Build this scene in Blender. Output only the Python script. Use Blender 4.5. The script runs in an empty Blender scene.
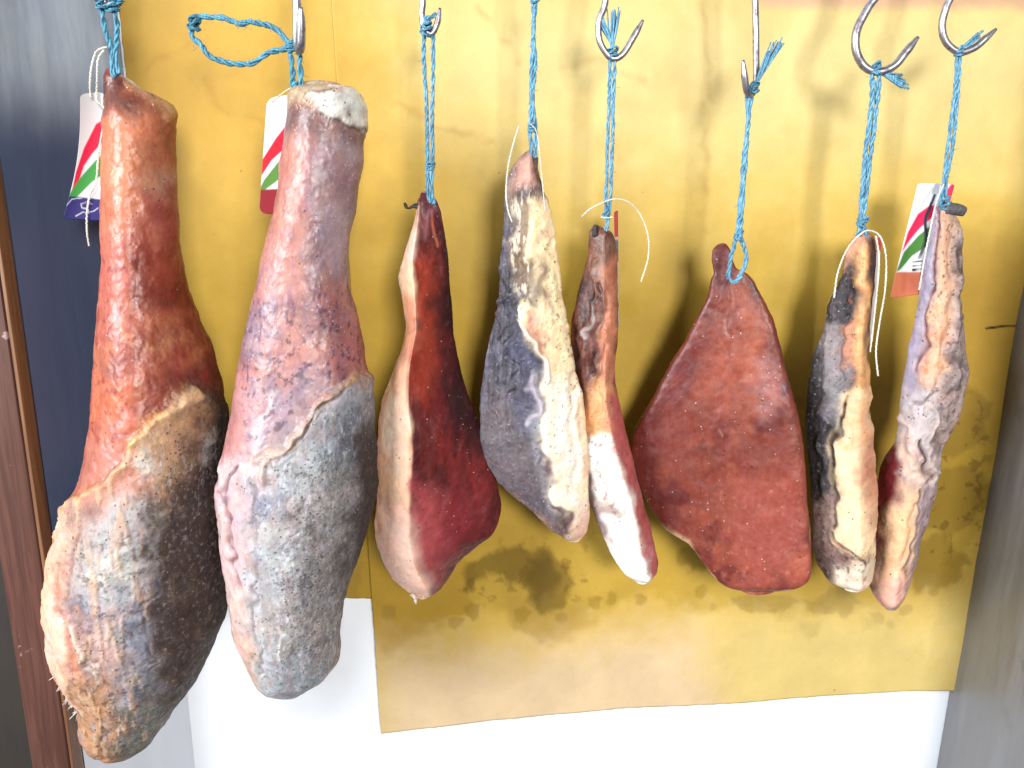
import bpy, math
import numpy as np
from mathutils import Vector
R = math.radians
sc = bpy.context.scene
COL = sc.collection

# ------------------------------------------------------------------ camera
FPX = 800.0; PITCH = R(13.0); CAM = np.array([0.0, -0.92, 1.50])
cd = bpy.data.cameras.new("camera"); cam = bpy.data.objects.new("camera", cd); COL.objects.link(cam)
cd.sensor_width = 36.0; cd.lens = FPX / 1024 * 36.0; cd.clip_start = 0.02; cd.clip_end = 100
cam.location = CAM; cam.rotation_euler = (R(90) - PITCH, 0, 0); sc.camera = cam

# ------------------------------------------------------------------ light
w = bpy.data.worlds.new("World"); sc.world = w; w.use_nodes = True
bg = w.node_tree.nodes["Background"]; bg.inputs[0].default_value = (0.80, 0.88, 1.0, 1); bg.inputs[1].default_value = 0.15

def area(name, loc, target, size, power, col):
    l = bpy.data.lights.new(name, 'AREA'); l.shape = 'RECTANGLE'; l.size = size[0]; l.size_y = size[1]
    l.energy = power; l.color = col
    o = bpy.data.objects.new(name, l); COL.objects.link(o); o.location = loc
    d = Vector(target) - Vector(loc); o.rotation_euler = d.to_track_quat('-Z', 'Y').to_euler()
    return o
area("doorway_light", (0.86, -3.6, 2.15), (0.0, 0, 1.25), (0.80, 0.80), 140, (1.0, 0.97, 0.92))
area("window_light", (-2.7, -2.1, 2.35), (0.0, 0, 1.3), (1.5, 1.3), 215, (0.93, 0.96, 1.0))
sc.view_settings.view_transform = 'Standard'; sc.view_settings.look = 'None'
sc.view_settings.exposure = 0.10; sc.view_settings.gamma = 1.0

# ------------------------------------------------------------------ helpers
cp, sp_ = math.cos(PITCH), math.sin(PITCH)
def ray(px, py):
    """direction of the sight line through a point of the photograph (y = 1)"""
    x = (np.asarray(px, float) - 512) / FPX; u = -(np.asarray(py, float) - 384) / FPX
    dx = x; dy = cp + u * sp_; dz = -sp_ + u * cp
    return dx / dy, dz / dy
def at(px, py, Y):
    a, b = ray(px, py); k = Y - CAM[1]
    return np.stack([CAM[0] + a * k, np.full_like(a, Y) if np.ndim(a) else np.float64(Y), CAM[2] + b * k], -1)
def v3(px, py, Y): return Vector(at(px, py, Y))

def srgb(c):
    c = np.asarray(c, float) / 255.0
    return np.where(c <= 0.04045, c / 12.92, ((c + 0.055) / 1.055) ** 2.4)

def _hash(ix, iy, iz, seed):
    n = (ix.astype(np.int64) * 374761393 + iy.astype(np.int64) * 668265263 + iz.astype(np.int64) * 2147483647 + seed * 1274126177) & 0x7fffffff
    n = ((n ^ (n >> 13)) * 1274126177) & 0x7fffffff
    n = ((n ^ (n >> 16)) * 668265263) & 0x7fffffff
    return ((n ^ (n >> 15)) & 0xffff) / 65535.0
def vnoise(p, seed=0):
    i = np.floor(p); f = p - i; f = f * f * (3 - 2 * f); i = i.astype(np.int64)
    out = 0
    for dx in (0, 1):
        wx = f[:, 0] if dx else 1 - f[:, 0]
        for dy in (0, 1):
            wy = f[:, 1] if dy else 1 - f[:, 1]
            for dz in (0, 1):
                wz = f[:, 2] if dz else 1 - f[:, 2]
                out = out + wx * wy * wz * _hash(i[:, 0] + dx, i[:, 1] + dy, i[:, 2] + dz, seed)
    return out
def fbm(p, octaves=4, seed=0):
    """about -1 .. 1"""
    s = 0; a = 1.0; t = 0
    for k in range(octaves):
        s = s + a * (vnoise(p * 2.0 ** k + 17.3 * k, seed + k) * 2 - 1); t += a; a *= 0.55
    return s / t * 1.6

def poly_sd(P, poly):
    """signed distance, positive inside"""
    poly = np.asarray(poly, float); n = len(poly)
    d = np.full(len(P), 1e9); inside = np.zeros(len(P), bool)
    for i in range(n):
        a = poly[i]; b = poly[(i + 1) % n]; e = b - a; w_ = P - a
        t = np.clip((w_ @ e) / max(e @ e, 1e-9), 0, 1)
        q = w_ - t[:, None] * e
        d = np.minimum(d, (q * q).sum(1))
        c = ((a[1] <= P[:, 1]) & (b[1] > P[:, 1])) | ((b[1] <= P[:, 1]) & (a[1] > P[:, 1]))
        with np.errstate(divide='ignore', invalid='ignore'):
            xi = a[0] + (P[:, 1] - a[1]) / (b[1] - a[1] if b[1] != a[1] else 1e-9) * e[0]
        inside ^= c & (P[:, 0] < xi)
    d = np.sqrt(d)
    return np.where(inside, d, -d)
def line_d(P, pts):
    pts = np.asarray(pts, float); d = np.full(len(P), 1e9)
    for i in range(len(pts) - 1):
        a = pts[i]; e = pts[i + 1] - a; w_ = P - a
        t = np.clip((w_ @ e) / max(e @ e, 1e-9), 0, 1); q = w_ - t[:, None] * e
        d = np.minimum(d, (q * q).sum(1))
    return np.sqrt(d)
def sstep(x): x = np.clip(x, 0, 1); return x * x * (3 - 2 * x)

def tone(c, g):
    """base colour of a surface from the shade it shows in full light"""
    return srgb(c) ** g[0] * g[1]
SHEETG = (1.06, .70); PRINTG = (1.0, .72)
class Paint:
    """colour of the piece (lean, fat, mould, crust, some painted shade and highlight), its relief, and masks for pepper / gloss / salt"""
    def __init__(s, P2, P3, base, seed, g=(1.16, .80)):
        s.g = g
        s.P = P2; s.Q = P3; s.seed = seed; n = len(P2)
        s.c = np.tile(tone(base, g), (n, 1)); s.h = np.zeros(n); s.m = np.zeros((n, 3)); s.m[:, 1] = .35
        s.k = 0; s.wk = 1.0; s.wf = .22; s.sk = 1.0; s.hk = 1.0
        s.w3 = np.stack([fbm(P3 / 1.6, 2, seed + 15), fbm(P3 / 1.6 + 50, 2, seed + 16)], 1)
        s.w1 = np.stack([fbm(P3 / 20, 2, seed + 11), fbm(P3 / 20 + 50, 2, seed + 12)], 1)
        s.w2 = np.stack([fbm(P3 / 3.5, 3, seed + 13), fbm(P3 / 3.5 + 50, 3, seed + 14)], 1)
    def warp(s, wamp): return s.P + (s.w1 * wamp * 1.1 + s.w2 * wamp * s.wf) * s.wk + s.w3 * wamp * .45 * s.wf * s.wk
    def apply(s, m, col, h=0, pep=None, gl=None, salt=None, a=1.0):
        mm = m * a
        if col is not None: s.c = s.c * (1 - mm[:, None]) + tone(col, s.g) * mm[:, None]
        s.h = s.h + h * m * s.hk
        for i, v in enumerate((pep, gl, salt)):
            if v is not None: s.m[:, i] = s.m[:, i] * (1 - m) + v * m
    def poly(s, col, pts, soft=6, w=5, **k):
        s.apply(sstep(poly_sd(s.warp(w), pts) / (soft * s.sk) * .5 + .5), col, **k)
    def line(s, col, width, pts, soft=2.5, w=3, **k):
        s.k += 1
        q = s.P + s.w1 * w * 1.5 * s.wk + s.w2 * w * .12
        width = width * (1 + .35 * fbm(s.Q / 24, 2, s.seed + 500 + s.k))
        patch = .35 + .65 * sstep(fbm(s.Q / 18, 2, s.seed + 600 + s.k) * 1.3 + .75)
        s.apply(sstep((width / 2 - line_d(q, pts)) / (soft * max(1, s.sk * .8)) + .5) * (patch if k.get('h', 0) == 0 else .3 + .7 * patch), col, **k)
    def finish(s):
        """broken colour at several sizes, strongest where mould and pepper sit"""
        k = (.10 + .20 * s.m[:, 0])
        a = fbm(s.Q / 9, 4, s.seed + 300) * k; b = fbm(s.Q / 3, 3, s.seed + 310) * k * .9; d = fbm(s.Q / 16, 3, s.seed + 320) * .06; e = fbm(s.Q / 12, 3, s.seed + 330) * .05
        s.c = s.c * (1 + a + b)[:, None] * np.stack([1 + d, 1 - d * .4 + e * .3, 1 - d - e], 1)
    def desat(s, pts, a):
        m = sstep(poly_sd(s.P, pts) / 12 + .5) * a; l = s.c @ np.array([.25, .65, .1]); s.c = s.c * (1 - m[:, None]) + l[:, None] * m[:, None]
    def mott(s, col, scale, thr, soft=.25, a=1.0, pts=None, stretch=(1, 1, 1), psoft=12, **k):
        """patches of another colour wherever a noise is above thr"""
        s.k += 1
        n = fbm(s.Q / scale / np.array(stretch), 4, s.seed + 100 + s.k * 7)
        m = sstep((n - thr) / soft)
        if pts is not None: m = m * sstep(poly_sd(s.warp(6), pts) / psoft * .5 + .5)
        s.apply(m, col, a=a, **k)

def add_attr(me, name, c):
    n = len(me.vertices); at_ = me.color_attributes.new(name, 'FLOAT_COLOR', 'POINT')
    buf = np.ones((n, 4), np.float32); buf[:, :3] = np.clip(c, 0, 1); at_.data.foreach_set('color', buf.ravel())

def mesh_np(name, V, F, mat, parent=None, cols=None, msk=None, normals=None, smooth=True):
    me = bpy.data.meshes.new(name)
    me.from_pydata([tuple(v) for v in V], [], [tuple(f) for f in F]) if not isinstance(F, np.ndarray) else _quads(me, V, F)
    me.materials.append(mat)
    me.polygons.foreach_set('use_smooth', [smooth] * len(me.polygons)); me.update()
    if cols is not None: add_attr(me, 'Col', cols)
    if msk is not None: add_attr(me, 'Msk', msk)
    if normals is not None: me.normals_split_custom_set_from_vertices([tuple(x) for x in normals])
    o = bpy.data.objects.new(name, me); COL.objects.link(o)
    if parent: o.parent = parent
    return o
def _quads(me, V, F):
    me.vertices.add(len(V)); me.vertices.foreach_set('co', np.asarray(V, np.float32).ravel())
    me.loops.add(F.size); me.loops.foreach_set('vertex_index', F.astype(np.int32).ravel())
    me.polygons.add(len(F)); me.polygons.foreach_set('loop_start', np.arange(0, F.size, 4, dtype=np.int32))
    me.update(calc_edges=True)

def tag(o, label=None, cat=None, group=None, kind=None):
    if label: o['label'] = label
    if cat: o['category'] = cat
    if group: o['group'] = group
    if kind: o['kind'] = kind
    return o
def empty(name, loc):
    o = bpy.data.objects.new(name, None); COL.objects.link(o); o.location = loc; o.empty_display_size = .03; return o

# ------------------------------------------------------------------ materials
def newmat(name):
    m = bpy.data.materials.new(name); m.use_nodes = True; nt = m.node_tree
    return m, nt, nt.nodes, nt.links, nt.nodes['Principled BSDF']
def N(nt, t, **kw):
    n = nt.nodes.new(t)
    for k, v in kw.items(): setattr(n, k, v)
    return n
def math_(nt, op, a, b=None, c=None, clamp=False):
    n = nt.nodes.new('ShaderNodeMath'); n.operation = op; n.use_clamp = clamp
    for i, v in enumerate((a, b, c)):
        if v is None: continue
        if isinstance(v, (int, float)): n.inputs[i].default_value = v
        else: nt.links.new(v, n.inputs[i])
    return n.outputs[0]
def noise(nt, vec, scale, detail=3, rough=.55, dist=0):
    n = nt.nodes.new('ShaderNodeTexNoise'); n.inputs['Scale'].default_value = scale; n.inputs['Detail'].default_value = detail
    n.inputs['Roughness'].default_value = rough; n.inputs['Distortion'].default_value = dist
    if vec is not None: nt.links.new(vec, n.inputs['Vector'])
    return n.outputs['Fac']
def rng(nt, v, a, b, c, d):
    n = nt.nodes.new('ShaderNodeMapRange'); n.interpolation_type = 'SMOOTHSTEP'
    for i, x in enumerate((a, b, c, d)): n.inputs[i + 1].default_value = x
    nt.links.new(v, n.inputs[0]); return n.outputs[0]
def mixc(nt, fac, a, b, mode='MIX'):
    n = nt.nodes.new('ShaderNodeMix'); n.data_type = 'RGBA'; n.blend_type = mode
    if isinstance(fac, (int, float)): n.inputs[0].default_value = fac
    else: nt.links.new(fac, n.inputs[0])
    for s, v in ((6, a), (7, b)):
        if isinstance(v, tuple): n.inputs[s].default_value = v
        else: nt.links.new(v, n.inputs[s])
    return n.outputs[2]

def meat_material(name, sss=.08):
    m, nt, nd, lk, bs = newmat(name)
    tc = N(nt, 'ShaderNodeTexCoord'); vec = tc.outputs['Object']
    col = N(nt, 'ShaderNodeVertexColor', layer_name='Col').outputs[0]
    ms = N(nt, 'ShaderNodeVertexColor', layer_name='Msk').outputs[0]
    sep = N(nt, 'ShaderNodeSeparateColor'); lk.new(ms, sep.inputs[0]); pep, gl, salt = sep.outputs
    mpw = N(nt, 'ShaderNodeMapping'); mpw.inputs['Scale'].default_value = (1.15, 1.15, .42); lk.new(vec, mpw.inputs[0])
    n1 = noise(nt, mpw.outputs[0], 130, 5, .62, .4); n2 = noise(nt, vec, 520, 3, .6)
    rk = math_(nt, 'ADD', math_(nt, 'MULTIPLY', pep, .6), .22)
    f = math_(nt, 'ADD', math_(nt, 'MULTIPLY', math_(nt, 'ADD', rng(nt, n1, .3, .7, -.24, .2), rng(nt, n2, .3, .7, -.16, .16)), rk), 1.0)
    sc_ = N(nt, 'ShaderNodeVectorMath', operation='SCALE'); lk.new(col, sc_.inputs[0]); lk.new(f, sc_.inputs['Scale'])
    c = sc_.outputs[0]; nm = noise(nt, vec, 38, 3, .6); nmz = rng(nt, nm, .38, .62, 0, 1)
    # pepper grains and pores
    vo = N(nt, 'ShaderNodeTexVoronoi'); vo.inputs['Scale'].default_value = 330; lk.new(vec, vo.inputs['Vector'])
    sp2 = N(nt, 'ShaderNodeSeparateColor'); lk.new(vo.outputs['Color'], sp2.inputs[0])
    size = math_(nt, 'MULTIPLY', sp2.outputs[0], .42)
    dot = math_(nt, 'MULTIPLY', math_(nt, 'LESS_THAN', vo.outputs['Distance'], size), math_(nt, 'GREATER_THAN', math_(nt, 'ADD', sp2.outputs[1], math_(nt, 'MULTIPLY', math_(nt, 'ADD', math_(nt, 'MULTIPLY', pep, .9), .06), nmz)), 0.99))
    c = mixc(nt, math_(nt, 'MULTIPLY', dot, .72), c, (0.025, .017, .015, 1))
    # mottled mould
    n3 = noise(nt, vec, 260, 4, .7)
    c = mixc(nt, math_(nt, 'MULTIPLY', rng(nt, n3, .5, .66, 0, .7), pep), c, (0.06, .05, .05, 1))
    n5 = noise(nt, vec, 210, 4, .7)
    c = mixc(nt, math_(nt, 'MULTIPLY', rng(nt, n5, .55, .7, 0, .45), pep), c, (0.5, .5, .52, 1))
    # salt and fat crystals
    vo2 = N(nt, 'ShaderNodeTexVoronoi'); vo2.inputs['Scale'].default_value = 430; lk.new(vec, vo2.inputs['Vector'])
    sp3 = N(nt, 'ShaderNodeSeparateColor'); lk.new(vo2.outputs['Color'], sp3.inputs[0])
    cr = math_(nt, 'MULTIPLY', math_(nt, 'LESS_THAN', vo2.outputs['Distance'], math_(nt, 'MULTIPLY', sp3.outputs[2], .36)),
               math_(nt, 'GREATER_THAN', math_(nt, 'ADD', sp3.outputs[1], math_(nt, 'MULTIPLY', math_(nt, 'MULTIPLY', salt, .45), nmz)), 0.99))
    c = mixc(nt, math_(nt, 'MULTIPLY', cr, .42), c, (0.75, .68, .66, 1))
    n6 = noise(nt, vec, 180, 5, .72)
    c = mixc(nt, math_(nt, 'MULTIPLY', rng(nt, n6, .56, .72, 0, .4), salt), c, (0.62, .55, .58, 1))
    lk.new(c, bs.inputs['Base Color'])
    rg = math_(nt, 'SUBTRACT', math_(nt, 'ADD', .72, math_(nt, 'MULTIPLY', math_(nt, 'SUBTRACT', n1, .5), .5)), math_(nt, 'MULTIPLY', gl, .5), clamp=True)
    lk.new(rg, bs.inputs['Roughness'])
    bs.inputs['Subsurface Weight'].default_value = sss; bs.inputs['Subsurface Scale'].default_value = .006
    bs.inputs['Subsurface Radius'].default_value = (1, .35, .2)
    hgt = math_(nt, 'MULTIPLY', math_(nt, 'ADD', math_(nt, 'MULTIPLY', n1, .9), math_(nt, 'MULTIPLY', n2, .3)), math_(nt, 'MULTIPLY', rk, .9))
    hgt = math_(nt, 'ADD', hgt, math_(nt, 'MULTIPLY', math_(nt, 'ADD', cr, dot), .12))
    hgt = math_(nt, 'ADD', hgt, math_(nt, 'MULTIPLY', math_(nt, 'MULTIPLY', n3, pep), .45))
    bp = N(nt, 'ShaderNodeBump'); bp.inputs['Strength'].default_value = .62; bp.inputs['Distance'].default_value = .003
    lk.new(hgt, bp.inputs['Height']); lk.new(bp.outputs[0], bs.inputs['Normal'])
    return m
MEAT = meat_material('cured_pork', .06); FAT = meat_material('pork_fat', .2)

def fibre_material(name, c1, c2, rough=.55):
    m, nt, nd, lk, bs = newmat(name)
    tc = N(nt, 'ShaderNodeTexCoord'); vec = tc.outputs['Object']
    mp = N(nt, 'ShaderNodeMapping'); mp.inputs['Scale'].default_value = (1, 1, .18); lk.new(vec, mp.inputs[0])
    n = noise(nt, mp.outputs[0], 900, 4, .6); n2 = noise(nt, vec, 60, 2)
    c = mixc(nt, rng(nt, n, .38, .62, 0, 1), c1 + (1,), c2 + (1,))
    c = mixc(nt, rng(nt, n2, .35, .7, 0, .45), c, tuple(x * .45 for x in c1) + (1,))
    lk.new(c, bs.inputs['Base Color']); bs.inputs['Roughness'].default_value = rough
    bp = N(nt, 'ShaderNodeBump'); bp.inputs['Strength'].default_value = .8; bp.inputs['Distance'].default_value = .001
    lk.new(n, bp.inputs['Height']); lk.new(bp.outputs[0], bs.inputs['Normal'])
    return m
TWINE = fibre_material('blue_twine', (0.045, .20, .34), (0.20, .43, .57), .55)
TWINE_DK = fibre_material('dark_teal_twine', (0.03, .15, .24), (0.10, .36, .50), .5)
COTTON = fibre_material('white_cotton', (.62, .58, .48), (.85, .82, .74), .8)

def steel_material():
    m, nt, nd, lk, bs = newmat('hook_steel')
    tc = N(nt, 'ShaderNodeTexCoord'); n = noise(nt, tc.outputs['Object'], 160, 4, .6)
    lk.new(mixc(nt, rng(nt, n, .4, .7, 0, 1), (.42, .41, .44, 1), (.16, .14, .16, 1)), bs.inputs['Base Color'])
    bs.inputs['Metallic'].default_value = .9; lk.new(rng(nt, n, .3, .7, .3, .5), bs.inputs['Roughness'])
    return m
STEEL = steel_material()

def card_material(name, rough=.5):
    m, nt, nd, lk, bs = newmat(name)
    col = N(nt, 'ShaderNodeVertexColor', layer_name='Col').outputs[0]
    lk.new(col, bs.inputs['Base Color']); bs.inputs['Roughness'].default_value = rough; bs.inputs['Specular IOR Level'].default_value = .25
    return m
CARD = card_material('printed_card')

def sheet_material():
    """greasy yellow paper"""
    m, nt, nd, lk, bs = newmat('greasy_yellow_paper')
    tc = N(nt, 'ShaderNodeTexCoord'); vec = tc.outputs['Object']
    col = N(nt, 'ShaderNodeVertexColor', layer_name='Col').outputs[0]
    ms = N(nt, 'ShaderNodeVertexColor', layer_name='Msk').outputs[0]
    sep = N(nt, 'ShaderNodeSeparateColor'); lk.new(ms, sep.inputs[0])
    n1 = noise(nt, vec, 14, 5, .6); n2 = noise(nt, vec, 240, 3, .6)
    f = math_(nt, 'ADD', rng(nt, n1, .3, .7, .93, 1.06), rng(nt, n2, .3, .7, -.015, .015))
    sc_ = N(nt, 'ShaderNodeVectorMath', operation='SCALE'); lk.new(col, sc_.inputs[0]); lk.new(f, sc_.inputs['Scale'])
    vo = N(nt, 'ShaderNodeTexVoronoi'); vo.inputs['Scale'].default_value = 38; lk.new(vec, vo.inputs['Vector'])
    sp2 = N(nt, 'ShaderNodeSeparateColor'); lk.new(vo.outputs['Color'], sp2.inputs[0])
    dot = math_(nt, 'MULTIPLY', math_(nt, 'LESS_THAN', vo.outputs['Distance'], math_(nt, 'MULTIPLY', sp2.outputs[0], .06)), math_(nt, 'GREATER_THAN', sp2.outputs[1], .7))
    c = mixc(nt, math_(nt, 'MULTIPLY', dot, .6), sc_.outputs[0], (.2, .12, .04, 1))
    lk.new(c, bs.inputs['Base Color'])
    lk.new(math_(nt, 'SUBTRACT', .6, math_(nt, 'MULTIPLY', sep.outputs[1], .2)), bs.inputs['Roughness']); bs.inputs['Specular IOR Level'].default_value = .22
    bp = N(nt, 'ShaderNodeBump'); bp.inputs['Strength'].default_value = .25; bp.inputs['Distance'].default_value = .002
    lk.new(noise(nt, vec, 35, 5, .6), bp.inputs['Height']); lk.new(bp.outputs[0], bs.inputs['Normal'])
    return m
SHEET = sheet_material()

def wall_material(name, c, rough=.6, spots=True):
    m, nt, nd, lk, bs = newmat(name)
    tc = N(nt, 'ShaderNodeTexCoord'); vec = tc.outputs['Object']
    n1 = noise(nt, vec, 9, 4, .6)
    cc = mixc(nt, rng(nt, n1, .3, .75, 0, 1), c + (1,), tuple(x * .93 for x in c) + (1,))
    vo = N(nt, 'ShaderNodeTexVoronoi'); vo.inputs['Scale'].default_value = 26; lk.new(vec, vo.inputs['Vector'])
    sp2 = N(nt, 'ShaderNodeSeparateColor'); lk.new(vo.outputs['Color'], sp2.inputs[0])
    dot = math_(nt, 'MULTIPLY', math_(nt, 'LESS_THAN', vo.outputs['Distance'], math_(nt, 'MULTIPLY', sp2.outputs[0], .07)), math_(nt, 'GREATER_THAN', sp2.outputs[1], .65))
    cc = mixc(nt, math_(nt, 'MULTIPLY', dot, .45), cc, (.35, .3, .28, 1))
    lk.new(cc, bs.inputs['Base Color']); bs.inputs['Roughness'].default_value = rough
    bp = N(nt, 'ShaderNodeBump'); bp.inputs['Strength'].default_value = .1; bp.inputs['Distance'].default_value = .002
    lk.new(noise(nt, vec, 220, 3), bp.inputs['Height']); lk.new(bp.outputs[0], bs.inputs['Normal'])
    return m
def panel_material(name, ca, cb, metal, rough, zsplit=None, cc=None, zlow=None, cl=None):
    """scuffed sheet metal with vertical wipe marks"""
    m, nt, nd, lk, bs = newmat(name)
    tc = N(nt, 'ShaderNodeTexCoord'); vec = tc.outputs['Object']
    mp = N(nt, 'ShaderNodeMapping'); mp.inputs['Scale'].default_value = (1, 1, .12); lk.new(vec, mp.inputs[0])
    n = noise(nt, mp.outputs[0], 45, 5, .65); n2 = noise(nt, vec, 18, 4, .6)
    c = mixc(nt, rng(nt, n, .35, .7, 0, 1), ca + (1,), cb + (1,))
    c = mixc(nt, rng(nt, n2, .55, .75, 0, .35), c, tuple(x * .45 for x in ca) + (1,))
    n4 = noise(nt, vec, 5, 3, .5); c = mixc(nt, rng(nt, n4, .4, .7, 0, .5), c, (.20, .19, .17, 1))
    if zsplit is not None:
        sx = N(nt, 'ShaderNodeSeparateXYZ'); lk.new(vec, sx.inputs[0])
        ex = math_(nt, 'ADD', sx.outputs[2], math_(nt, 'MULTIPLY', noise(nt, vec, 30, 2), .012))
        c = mixc(nt, rng(nt, ex, zsplit - .05, zsplit + .06, 1, 0), c, cc + (1,))  # grey sheen above, ham's shade in the dark zone, both painted in
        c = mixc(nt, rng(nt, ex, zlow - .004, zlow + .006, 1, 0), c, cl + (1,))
    lk.new(c, bs.inputs['Base Color']); bs.inputs['Metallic'].default_value = metal
    lk.new(rng(nt, n, .3, .7, rough, rough + .15), bs.inputs['Roughness'])
    bp = N(nt, 'ShaderNodeBump'); bp.inputs['Strength'].default_value = .15; bp.inputs['Distance'].default_value = .002
    lk.new(n, bp.inputs['Height']); lk.new(bp.outputs[0], bs.inputs['Normal'])
    return m
def wood_material(name, ca, cb, rough=.4):
    m, nt, nd, lk, bs = newmat(name)
    tc = N(nt, 'ShaderNodeTexCoord'); vec = tc.outputs['Object']
    mp = N(nt, 'ShaderNodeMapping'); mp.inputs['Scale'].default_value = (1, 1, .05); lk.new(vec, mp.inputs[0])
    n = noise(nt, mp.outputs[0], 160, 5, .6, .6); n2 = noise(nt, vec, 40, 4, .6)
    c = mixc(nt, rng(nt, n, .35, .65, 0, 1), ca + (1,), cb + (1,))
    c = mixc(nt, rng(nt, n2, .66, .72, 0, .6), c, (.45, .36, .34, 1))
    lk.new(c, bs.inputs['Base Color']); bs.inputs['Roughness'].default_value = rough
    bp = N(nt, 'ShaderNodeBump'); bp.inputs['Strength'].default_value = .3; bp.inputs['Distance'].default_value = .001
    lk.new(n, bp.inputs['Height']); lk.new(bp.outputs[0], bs.inputs['Normal'])
    return m

# ------------------------------------------------------------------ the niche: back wall, steel sides, post
def box(name, lo, hi, mat, bevel=.0, parent=None, origin=None):
    lo = Vector(lo); hi = Vector(hi); o0 = Vector(origin) if origin is not None else (lo + hi) / 2
    V = [Vector((x, y, z)) - o0 for x in (lo.x, hi.x) for y in (lo.y, hi.y) for z in (lo.z, hi.z)]
    F = [(0, 1, 3, 2), (4, 6, 7, 5), (0, 4, 5, 1), (2, 3, 7, 6), (0, 2, 6, 4), (1, 5, 7, 3)]
    me = bpy.data.meshes.new(name); me.from_pydata(V, [], F); me.materials.append(mat)
    o = bpy.data.objects.new(name, me); COL.objects.link(o); o.location = o0
    if bevel:
        b = o.modifiers.new('bevel', 'BEVEL'); b.width = bevel; b.segments = 3
        for p in me.polygons: p.use_smooth = True
    if parent: o.parent = parent
    return o
XP, YP = at(40, 444, -.105)[0], -.105
XL = at(155, 384, 0)[0]; XR = at(1001, 384, 0)[0]
wall = box('back_wall', (XL - .02, .002, .35), (XR + .10, .04, 2.1), wall_material('white_wall_paint', (.80, .83, .88)))
tag(wall, 'white painted back wall below the yellow paper sheets', 'wall')
ZB = at(30, 96, -.12)[2]
def splayed(name, a, b_, z0, z1, th, mat):
    a = Vector((a[0], a[1], 0)); b_ = Vector((b_[0], b_[1], 0)); d = (b_ - a).normalized(); n = Vector((d.y, -d.x, 0)) * th
    if n.x > 0: n = -n
    o0 = Vector((a.x, a.y, z0)); V = []
    for z in (z0, z1):
        for p in (a, b_, b_ + n, a + n): V.append(Vector((p.x, p.y, z)) - o0)
    me = bpy.data.meshes.new(name); me.from_pydata(V, [], [(0, 1, 5, 4), (1, 2, 6, 5), (2, 3, 7, 6), (3, 0, 4, 7), (0, 3, 2, 1), (4, 5, 6, 7)]); me.materials.append(mat)
    o = bpy.data.objects.new(name, me); COL.objects.link(o); o.location = o0; return o
ZL = at(130, 690, -.03)[2]
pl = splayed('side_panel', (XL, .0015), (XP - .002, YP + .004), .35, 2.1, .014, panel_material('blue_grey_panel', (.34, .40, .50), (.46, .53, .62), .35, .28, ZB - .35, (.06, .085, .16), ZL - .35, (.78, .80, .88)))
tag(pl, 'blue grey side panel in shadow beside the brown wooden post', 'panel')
pr = box('side_panel', (XR, -.235, .35), (XR + .02, .0010, 2.1), panel_material('scuffed_steel_panel', (.18, .175, .185), (.25, .25, .265), .5, .36))
pr.rotation_euler.y = R(1.6)
tag(pr, 'scuffed grey metal side panel along the right edge of the yellow paper', 'panel')
post = empty('wooden_post', (XP - .02, YP, .35))
xpr = XP
b = box('post_face', (xpr - .047, YP - .022, .35), (xpr - .0045, YP + .003, 2.1), wood_material('red_brown_wood', (.062, .024, .017), (.100, .040, .028), .45), .002); b.parent = post; b.matrix_parent_inverse = post.matrix_basis.inverted()
b.location -= Vector((0, 0, 0))
b2 = box('edge_strip', (xpr - .004, YP - .020, .35), (xpr, YP - .001, 2.1), wood_material('pale_edge_wood', (.13, .055, .024), (.20, .095, .04), .55), .0008); b2.parent = post
def to_local(o, par): o.location = Vector(o.location) - Vector(par.location)
b.matrix_parent_inverse.identity(); to_local(b, post); to_local(b2, post)
tag(post, 'red brown wooden post with a pale yellow edge beside the leftmost ham', 'post')

# near black board painted as the dark room corner behind the post
dk, dnt, _, _, dbs = newmat('dark_corner_board'); dbs.inputs['Base Color'].default_value = (.012, .009, .008, 1); dbs.inputs['Roughness'].default_value = .7
n_ = noise(dnt, None, 12); dnt.links.new(mixc(dnt, n_, (.006, .005, .005, 1), (.03, .02, .012, 1)), dbs.inputs['Base Color'])
db = box('dark_corner_board', (XP - .4, YP + .02, .35), (XP - .020, YP + .035, 2.1), dk)
tag(db, 'near black board standing in for the dark room corner left of the brown wooden post', 'board')

# ------------------------------------------------------------------ yellow paper sheets
def sheet(name, outline, Y, thick, step, painter, curl=None):
    """outline given as (left, right) edges by height; a thin two-sided paper with waves"""
    ys = np.array([o[0] for o in outline], float); xl = np.array([o[1] for o in outline], float); xr = np.array([o[2] for o in outline], float)
    pass

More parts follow.
